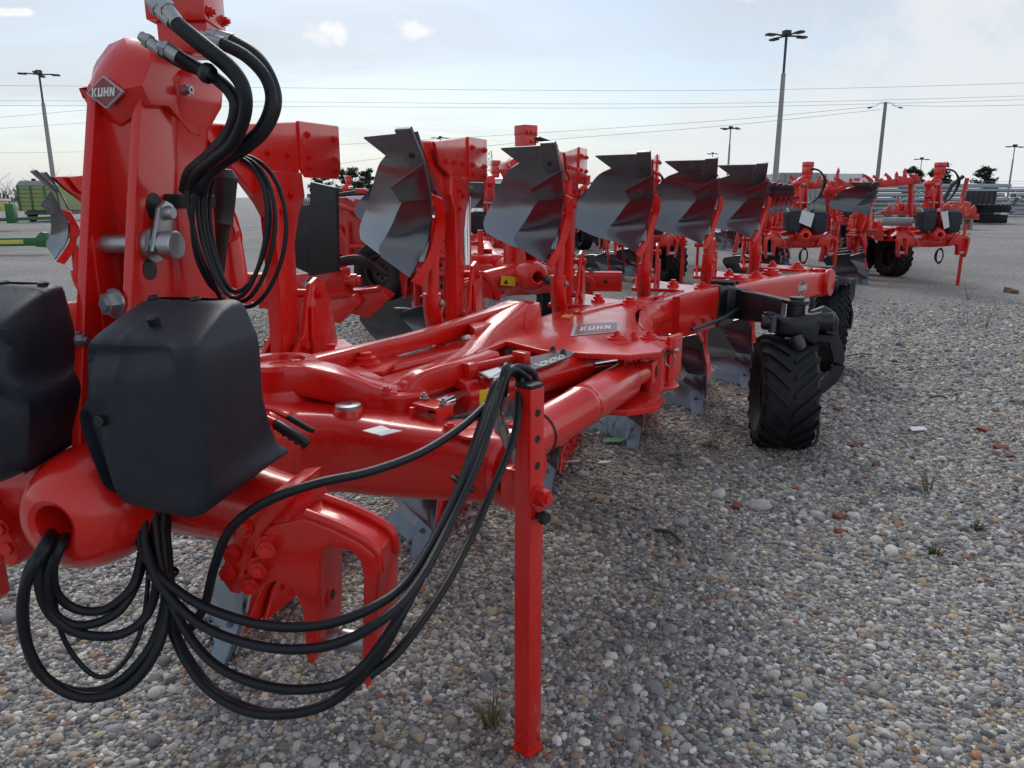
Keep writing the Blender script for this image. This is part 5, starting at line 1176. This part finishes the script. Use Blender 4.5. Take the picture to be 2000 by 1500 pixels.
# ------------------------------------------------------------------ poles, lamps, wires, pylon
def lamp_post(px, label, base, h, steel=True, arms=4):
    r = empty('lamp_post', base); tag(r, label, 'lamp post', 'yard lamp posts')
    b = MB(); b.tube([(0, 0, 0), (0, 0, h * .80)], [h * .018, h * .012], 12); b.obj('pole', 'concrete', r)
    b = MB(); b.tube([(0, 0, h * .79), (0, 0, h)], h * .007, 10); b.obj('mast', 'wire', r)
    for i in range(arms):
        a = 2 * math.pi * i / arms + .35; d = Vector((math.cos(a), math.sin(a), 0))
        b = MB(); b.tube([d * .08 + Vector((0, 0, h - .1)), d * .95 + Vector((0, 0, h - .05))], .05, 8); ar = b.obj('arm', 'wire', r)
        b = MB(); b.box(d * 1.1 + Vector((0, 0, h - .10)), (.55, .36, .12), a, .03); b.obj('lamp_head', 'black', ar)
    b = MB(); b.box((0, 0, h + .05), (.4, .4, .3), .3, .03); b.obj('control_box', 'black', r)
    return r
lamp_post(0, 'tallest grey lamp post, right of the plough bodies', (15.9, 48.0, 0), 10.7)
lamp_post(0, 'leaning-looking lamp post at the far left behind the headstock', (-35.2, 61.0, 0), 10.5)
lamp_post(0, 'lamp post above the fourth and fifth plough bodies', (26.3, 97.0, 0), 9.6)
lamp_post(0, 'small distant lamp post above the fifth plough body', (42.6, 170.0, 0), 10.5)
lamp_post(0, 'lamp post just above the second plough landside', (-10.9, 122.0, 0), 10.3)
lamp_post(0, 'lamp post among the far trees at right', (60.5, 118.0, 0), 7.0, arms=2)
lamp_post(0, 'lamp post nearest the right edge', (60.8, 97.0, 0), 7.5, arms=2)
lamp_post(0, 'thin lamp post above the green wagon at left', (-55.4, 92.0, 0), 3.4, arms=2)
lamp_post(0, 'smallest lamp post left of the green wagon', (-76.5, 125.0, 0), 2.6, arms=2)
up_ = empty('utility_pole', (33.1, 72.0, 0)); tag(up_, 'plain wooden utility pole carrying thin wires, right of the tall lamp post', 'pole')
b = MB(); b.tube([(0, 0, 0), (0, 0, 9.7)], [.20, .14], 12); b.obj('shaft', 'grey_wood', up_)
for s_ in (-1, 1):
    b = MB(); b.tube([(0, 0, 9.6), (s_*.4, 0, 9.65), (s_*.9, 0, 9.35), (s_*1.2, 0, 9.25)], .02, 6, 3); b.obj('jumper_wire', 'wire', up_)
    b = MB(); b.cyl((s_*1.2, 0, 9.25), (s_*1.55, 0, 9.2), .06, 8); b.obj('insulator', 'black', up_)
def wire(label, pts, r=.028):
    b = MB(); b.tube(pts, r * .7, 5, 6); o = b.obj('overhead_wire', 'wire', None, 60); tag(o, label, 'wire', 'overhead wires'); return o
wire('highest overhead wire crossing the whole sky', [(-93.679, 115, 16.906), (-43.269, 115, 16.567), (14.438, 115, 16.092), (50.488, 115, 16.499), (97.066, 115, 17.92)])
wire('second overhead wire from the top', [(-94.112, 115, 14.797), (-43.449, 115, 14.66), (14.494, 115, 14.318), (50.676, 115, 14.797), (97.441, 115, 16.16)])
wire('third overhead wire, just below the second', [(-94.253, 115, 14.112), (-43.508, 115, 14.044), (14.511, 115, 13.769), (50.729, 115, 14.318), (97.557, 115, 15.616)])
wire('overhead wire falling left from the utility pole', [(32.057, 72, 9.329), (19.252, 76, 8.486), (-2.672, 84, 7.694), (-22.304, 92, 7.215)], .02)
wire('lower wire falling left from the utility pole', [(32.722, 72, 9.071), (18.776, 74, 7.813), (-2.552, 80, 6.476), (-28.95, 90, 4.044)], .02)
wire('wire running right from the utility pole', [(33.59, 72, 9.415), (41.427, 73, 9.481), (61.396, 75, 10.1)], .02)
wire('upper wire left of the headstock', [(-76.097, 100, 10.135), (-59.422, 100, 11.397), (-42.202, 100, 12.831)], .022)
wire('middle wire left of the headstock', [(-76.292, 100, 9.107), (-59.628, 100, 10.014), (-42.379, 100, 11.158)], .022)
wire('lowest wire left of the headstock', [(-84.392, 110, 7.381), (-66.097, 110, 7.448), (-47.076, 110, 7.785)], .02)
py_ = empty('lattice_pylon', (-9.5, 330.0, 0)); tag(py_, 'distant steel lattice pylon between second and third plough bodies', 'pylon')
for sx in (-1, 1):
    for sy in (-1, 1):
        b = MB(); b.tube([(sx*2.6, sy*2.6, 0), (sx*1.0, sy*1.0, 20)], .16, 5); b.obj('leg', 'galv', py_)
for i in range(9):
    z0, z1 = i*2.2, i*2.2 + 2.2; w0, w1 = 2.6 - z0*.08, 2.6 - z1*.08
    for sg_ in (-1, 1):
        b = MB(); b.tube([(-w0*sg_, -w0, z0), (w1*sg_, -w1, z1)], .10, 4); b.obj('brace', 'galv', py_)
b = MB(); b.tube([(-3.0, 0, 15.5), (7.0, 0, 15.5)], .2, 5); b.obj('cross_arm', 'galv', py_)

# ------------------------------------------------------------------ sheds, containers, farm machines at the left
def ribbed(name, label, cat, loc, size, rz, m, rib, roof=None):
    r = empty(name, loc, R(rz)); tag(r, label, cat); w, d_, h = size
    b = MB(); b.box((0, 0, h/2), (w, d_, h), 0, .02); b.obj('wall', m, r)
    n = int(w / rib)
    for i in range(n):
        b = MB(); b.box((-w/2 + (i + .5) * w/n, -d_/2 - .03, h/2), (w/n*.5, .06, h*.96), 0, .01); b.obj('rib', m, r)
    if roof:
        b = MB(); b.prism([(-w/2 - .2, -d_/2 - .2, h + .02), (w/2 + .2, -d_/2 - .2, h + .02), (w/2 + .2, 0, h + h*.28), (-w/2 - .2, 0, h + h*.28)], (0, 0, .1)); b.prism([(-w/2 - .2, d_/2 + .2, h + .02), (w/2 + .2, d_/2 + .2, h + .02), (w/2 + .2, 0.002, h + h*.28), (-w/2 - .2, 0.002, h + h*.28)], (0, 0, .1)); b.obj('roof', roof, r)
    return r
ribbed('shipping_container', 'grey ribbed container behind the tall lamp post', 'container', (18.2, 52.0, 0), (2.5, 6, 3.0), -8, 'grey_panel', .28)
ribbed('yard_shed', 'small lime green shed with pale roof behind red implements', 'shed', (25.5, 62.0, 0), (3.2, 4, 2.5), 0, 'lime', .5, 'grey_panel')
ribbed('green_container', 'small green container beyond the second plough body', 'container', (-2.9, 70.0, 0), (2.4, 4, 2.9), 5, 'green', .35)
ribbed('white_hall', 'distant pale low hall beyond the third plough body', 'building', (0.0, 160.0, 0), (14, 10, 4.8), 0, 'white', 1.2, 'galv')
wg = empty('grain_wagon', (-30.0, 52.0, 0), R(8)); tag(wg, 'yellow-green slatted grain wagon with pale cover at the far left', 'wagon')
b = MB(); b.box((0, 0, 1.45), (2.4, 5, 1.5), 0, .05); b.obj('box_body', 'lime', wg)
for i in range(6):
    b = MB(); b.box((0, -2.53, .85 + .25*i), (2.3, .06, .20), 0, .01); b.obj('slat', 'lime', wg)
for x in (-1.15, -.4, .4, 1.15):
    b = MB(); b.box((x, -2.57, 1.45), (.10, .08, 1.55), 0, .01); b.obj('stake', 'green', wg)
b = MB(); b.prism([(-1.25, -2.6, 2.2), (-1.0, -2.6, 2.5), (1.0, -2.6, 2.5), (1.25, -2.6, 2.2)], (0, 5.2, 0), .05); b.obj('cover', 'grey_panel', wg)
b = MB(); b.box((0, 0, .55), (2.1, 4.6, .22), 0, .02); b.obj('chassis', 'darksteel', wg)
for x in (-.9, .9): wheel(wg, (x, -1.6, .45), .45, .3)
hd = empty('harvester_header', (-28.0, 36.5, 0), R(6)); tag(hd, 'green and yellow harvester header with pale top sheet at the far left', 'header')
b = MB(); b.prism([(-5, 0, .9), (4.0, 0, .9), (4.0, 0, 1.35), (-5, 0, 1.05)], (0, .9, 0), .02); b.obj('yellow_panel', 'yellow_panel', hd)
b = MB(); b.prism([(-5, -.1, 1.06), (4.1, -.1, 1.36), (4.1, -.1, 1.46), (-5, -.1, 1.16)], (0, 1.0, 0), .01); b.obj('top_sheet', 'white', hd)
for x in (2.6, 3.6, 4.6):
    b = MB(); b.box((x, -.2, .8), (.35, .6, .9), R(10), .04); b.obj('divider', 'green', hd)
b = MB(); b.bar([(2.0, -.6, .45, .2, .15), (6.8, -.2, .60, .2, .15)], 0, .2); b.obj('draw_bar', 'green', hd)
wheel(hd, (6.6, 0, .4), .42, .28, R(5)); wheel(hd, (1.2, -3.2, .42), .42, .3, R(5))
b = MB(); b.box((-1.5, -2.8, .7), (4.5, .6, .7), R(4), .1); b.obj('reel_frame', 'green', hd)
gb_ = empty('cutter_bar', (-13.6, 21.4, 0), R(2)); tag(gb_, 'green cutter bar with yellow stripe lying on gravel at left edge', 'cutter bar')
b = MB(); b.bar([(-3, 0, .30, .22, .22), (.75, 0, .36, .22, .22)], 0, .2); b.obj('beam', 'green', gb_)
b = MB(); b.box((-.55, -.115, .345), (1.6, .012, .11), 0, .004, Matrix.Rotation(R(-.9), 3, 'Y')); b.obj('stripe', 'yellow_panel', gb_)
b = MB(); b.prism([(.55, -.12, .22), (.85, -.12, .20), (.86, -.12, .60), (.75, -.12, .62), (.60, -.12, .48)], (0, .24, 0), .01); b.obj('end_bracket', 'green', gb_)
b = MB(); b.box((-.95, 0, .10), (.14, .2, .34), 0, .01); b.obj('foot', 'green', gb_)

# ------------------------------------------------------------------ trees and hedges
def leaf_tree(name, label, loc, h, w, seed, pine=True, n=900):
    rg = random.Random(seed); r = empty(name, loc); tag(r, label, 'tree', 'trees beyond the yard')
    b = MB(); top = Vector((rg.uniform(-.2, .2), 0, h * .95)); b.tube([(0, 0, 0), (rg.uniform(-.1, .1), 0, h*.5), tuple(top)], [h*.022, h*.016, h*.005], 7, 3)
    tips = []
    nb = 20 if pine else 26
    for i in range(nb):
        z = h * (.28 + .68 * (i + rg.random()) / nb); a = rg.uniform(0, 6.28)
        L_ = w * .5 * (1.15 - .75 * (z / h)) * rg.uniform(.55, 1.15) if pine else w * .5 * rg.uniform(.4, 1.0)
        e = Vector((math.cos(a) * L_, math.sin(a) * L_, z + L_ * (.15 if pine else .7)))
        b.tube([(0, 0, z), tuple(Vector((0, 0, z)).lerp(e, .5) + Vector((0, 0, -.04*L_))), tuple(e)], [h*.007, h*.005, h*.0025], 5); tips.append((Vector((0, 0, z)), e))
    b.obj('trunk', 'bark' if pine else 'bare_twigs', r)
    c = MB(); vs = []; fs = []
    for _ in range(n):
        z0, e = rg.choice(tips); t = rg.uniform(.35, 1.08); p = z0.lerp(e, t) + Vector((rg.gauss(0, .10), rg.gauss(0, .10), rg.gauss(0, .06))) * w * .45
        s_ = (h * .035 if pine else h * .022) * rg.uniform(.5, 1.5); k = len(vs)
        d1 = Vector((rg.gauss(0, 1), rg.gauss(0, 1), rg.gauss(0, .45))).normalized() * s_; d2 = Vector((rg.gauss(0, 1), rg.gauss(0, 1), rg.gauss(0, .45))).normalized() * s_ * (.7 if pine else .12)
        vs += [p - d1, p + d2, p + d1, p - d2]; fs.append((k, k+1, k+2, k+3))
    c.add(vs, fs); c.obj('crown', 'needles' if pine else 'bare_twigs', r, 180)
    return r
TR = [(-24.6, 102, 4.6, 4.4), (-21.6, 104, 5.2, 4.8), (-18.4, 100, 4.9, 4.2), (-15.6, 98, 4.3, 4.0), (45.0, 108, 4.6, 3.2), (51.5, 102, 5.3, 4.0), (56.0, 104, 5.8, 4.0), (63.0, 106, 5.5, 5.0), (58.0, 84, 5.0, 4.8), (64.5, 88, 4.0, 3.6), (72.5, 98, 5.2, 4.4), (64.0, 96, 4.7, 3.4), (66.5, 99, 5.0, 3.0)]
WH = ['leftmost dark pine above the red mower', 'tallest dark pine above the red mower', 'pine right of the mower, left of the second plough body', 'small pine touching the second plough body', 'thin pine left of the utility pole', 'pine just left of the utility pole', 'flat-topped pine beside the utility pole', 'pine right of the utility pole', 'dense dark pine above the rightmost headstock', 'low pine right of the rightmost headstock', 'pine cut by the right edge', 'left pine of the pair by the rightmost lamp post', 'right pine of the pair by the rightmost lamp post']
for i, ((x, y, h, w), lb) in enumerate(zip(TR, WH)): leaf_tree('pine_tree', lb, (x, y, 0), h, w, 11 + i, True, 2400 if y < 90 else 1900)
for i, (x, y, h) in enumerate(((-62, 84, 2.6), (-57, 86, 2.9), (-53, 83, 2.5), (-49.5, 85, 3.0), (-44, 86, 2.4))):
    leaf_tree('bare_shrub', ['bare brown shrub at the left edge', 'bare shrub second from the left edge', 'low bare shrub left of the small lamp post', 'bare shrub behind the small lamp post', 'bare shrub behind the green wagon'][i], (x, y, 0), h, 5.5, 40 + i, False, 900)
def hedge(name, label, x0, x1, y, h, seed, n=2600):
    rg = random.Random(seed); vs = []; fs = []
    for _ in range(n):
        x = rg.uniform(x0, x1); hh = h * (.7 + .3 * math.sin(x * .7 + seed) * math.sin(x * .23)); p = Vector((x, y + rg.gauss(0, .8), rg.random() * hh)); s_ = rg.uniform(.15, .5); k = len(vs)
        d1 = Vector((rg.gauss(0, .4), rg.gauss(0, .4), 1)).normalized() * s_ * 1.3; d2 = Vector((rg.gauss(0, 1), rg.gauss(0, 1), .2)).normalized() * s_ * .22
        vs += [p - d1, p + d2, p + d1, p - d2]; fs.append((k, k+1, k+2, k+3))
    b = MB(); b.add(vs, fs); tag(b.obj(name, 'bare_twigs', None, 180), label, 'hedge', None, 'stuff')
hedge('far_hedge', 'dark leafless hedge along the horizon at left', -110, -36, 96, 2.4, 3, 4200)
hedge('far_hedge', 'leafless hedge line along the horizon behind the fence', -36, 120, 128, 2.2, 7, 6000)

# ------------------------------------------------------------------ small things on the gravel
def weed(loc, h, n, seed, label, m='dry_grass'):
    rg = random.Random(seed); b = MB()
    for i in range(n):
        a = rg.uniform(0, 6.28); L_ = h * rg.uniform(.5, 1.1); d = Vector((math.cos(a), math.sin(a), 0)); s0 = d * rg.uniform(0, .03)
        b.tube([tuple(s0), tuple(s0 + d * L_ * .15 + Vector((0, 0, L_*.5))), tuple(s0 + d * L_ * rg.uniform(.2, .6) + Vector((0, 0, L_ * rg.uniform(.7, 1.0))))], [.0022, .0017, .0008], 4, 2)
        if rg.random() < .6:
            p = s0 + d * L_ * .15 + Vector((0, 0, L_*.5)); e = p + Vector((rg.gauss(0, .3), rg.gauss(0, .3), .4)) * L_ * .5; b.tube([tuple(p), tuple(e)], [.0013, .0006], 4)
    o = b.obj('dry_weed' if m == 'dry_grass' else 'green_weed', m, None, 180, loc); tag(o, label, 'weed', 'weeds growing in the gravel'); return o
WD = [((1.642, 4.694, 0), .20, 16, 'dry grass tuft against the front of the big tyre'), ((1.627, 4.912, 0), .26, 12, 'dry stalks at the left foot of the big tyre'), ((1.799, 4.673, 0), .14, 14, 'dry grass under the right of the big tyre'), ((0.644, 4.856, 0), .20, 7, 'dark stems in front of the nearest clear share'), ((0.732, 4.715, 0), .22, 6, 'stems beside the tip of the nearest clear share'), ((1.082, 5.694, 0), .24, 5, 'single thin stalk between two shares'), ((2.259, 3.901, 0), .16, 9, 'dry twiggy weed on open gravel right of the tyre'), ((5.772, 9.257, 0), .30, 8, 'dry weed far out on the gravel at right'), ((5.491, 9.257, 0), .26, 8, 'thin dry weed left of another on the far gravel'), ((-0.062, 2.001, 0), .12, 30, 'dry moss-like tuft beside the stand foot'), ((7.076, 11.897, 0), .3, 8, 'dry weed near the rightmost plough stand'), ((1.287, 4.592, 0), .16, 12, 'dry tuft left of the big tyre')]
for i, (loc, h, n, lb) in enumerate(WD): weed(loc, h, n, 70 + i, lb)
weed((2.231, 3.408, 0), .05, 30, 91, 'small green weed on open gravel at right', 'weed_green')
weed((1.879, 3.138, 0), .05, 34, 92, 'mossy green weed nearer the camera at right', 'weed_green')
def chunk(name, loc, size, seed, m, label, cat, group=None):
    rg = random.Random(seed); b = MB()
    b.box((0, 0, size[2] * .3), size, rg.uniform(0, 3), min(size) * .3); o = b.obj(name, m, None, 40, loc); me = o.data
    for v in me.vertices: v.co = Vector((v.co.x * rg.uniform(.6, 1.2), v.co.y * rg.uniform(.6, 1.2), v.co.z * rg.uniform(.6, 1.2)))
    tag(o, label, cat, group); return o
BR = [((2.149, 4.308, 0), (.06, .045, .03), 'red brick fragment on open gravel, right of the tyre'), ((2.208, 4.673, 0), (.11, .04, .02), 'flat broken red tile piece right of the tyre'), ((3.086, 4.612, 0), (.08, .06, .035), 'largest red brick fragment near the right edge'), ((3.049, 4.465, 0), (.05, .04, .02), 'small red chip beside the largest brick fragment'), ((1.552, 3.379, 0), (.07, .04, .02), 'curved orange tile shard in the middle of the gravel'), ((1.15, 3.676, 0), (.07, .05, .03), 'small red stone left of the tile shard'), ((2.426, 5.52, 0), (.06, .05, .03), 'small red brick bit beyond the tyre'), ((3.2, 4.992, 0), (.08, .05, .03), 'dull red stone near the white scrap'), ((1.627, 3.547, 0), (.07, .05, .03), 'pinkish stone above the tile shard')]
for i, (loc, sz, lb) in enumerate(BR): chunk('brick_fragment', loc, sz, 20 + i, 'brick', lb, 'brick piece', 'brick fragments on the gravel')
chunk('timber_block', (8.28, 12.748, 0), (.26, .14, .10), 50, 'wood', 'dark timber offcut lying far out at the right edge', 'timber')
def scrap(name, loc, pts, m, label, cat):
    b = MB(); b.prism([(x, y, .030 + .012 * math.sin(9*x)) for x, y in pts], (0, 0, .003)); tag(b.obj(name, m, None, 40, loc), label, cat)
scrap('paper_scrap', (2.73, 4.958, 0), [(-.05, -.03), (.05, -.04), (.06, .03), (-.02, .05)], 'paper', 'white paper scrap on open gravel right of the tyre', 'paper')
scrap('plastic_litter', (0.66, 4.715, 0), [(-.08, -.02), (.03, -.05), (.08, .0), (.02, .05), (-.05, .04)], 'green_litter', 'crumpled green plastic scrap under the nearest clear share', 'litter')
scrap('glass_shard', (0.358, 4.308, 0), [(-.05, -.012), (.03, -.02), (.05, .0), (.0, .02)], 'paper', 'flat pale shard beside the lower red shoe plate', 'shard')
scrap('glass_shard', (0.538, 4.29, 0), [(-.04, -.01), (.03, -.015), (.045, .005), (-.01, .015)], 'paper', 'smaller pale shard right of the red shoe plate', 'shard')
def stick(p0, p1, r, label):
    b = MB(); a, c = Vector(p0), Vector(p1); m_ = a.lerp(c, .5) + Vector((.01, .01, .01)); b.tube([a + Vector((0, 0, .025)), m_ + Vector((0, 0, .03)), c + Vector((0, 0, .025))], [r, r*.9, r*.6], 6, 3); tag(b.obj('stick', 'bark', None, 60), label, 'stick', 'sticks on the gravel')
stick((0.671, 3.35, 0), (0.77, 3.225, 0), .010, 'dark stick lying on gravel right of the stand')
stick((3.27, 5.816, 0), (3.393, 5.785, 0), .008, 'thin dark stick on the far gravel right of the tyre')
stick((3.31, 7.425, 0), (3.586, 7.475, 0), .008, 'pale thin stick on the gravel beyond the wheel fork')
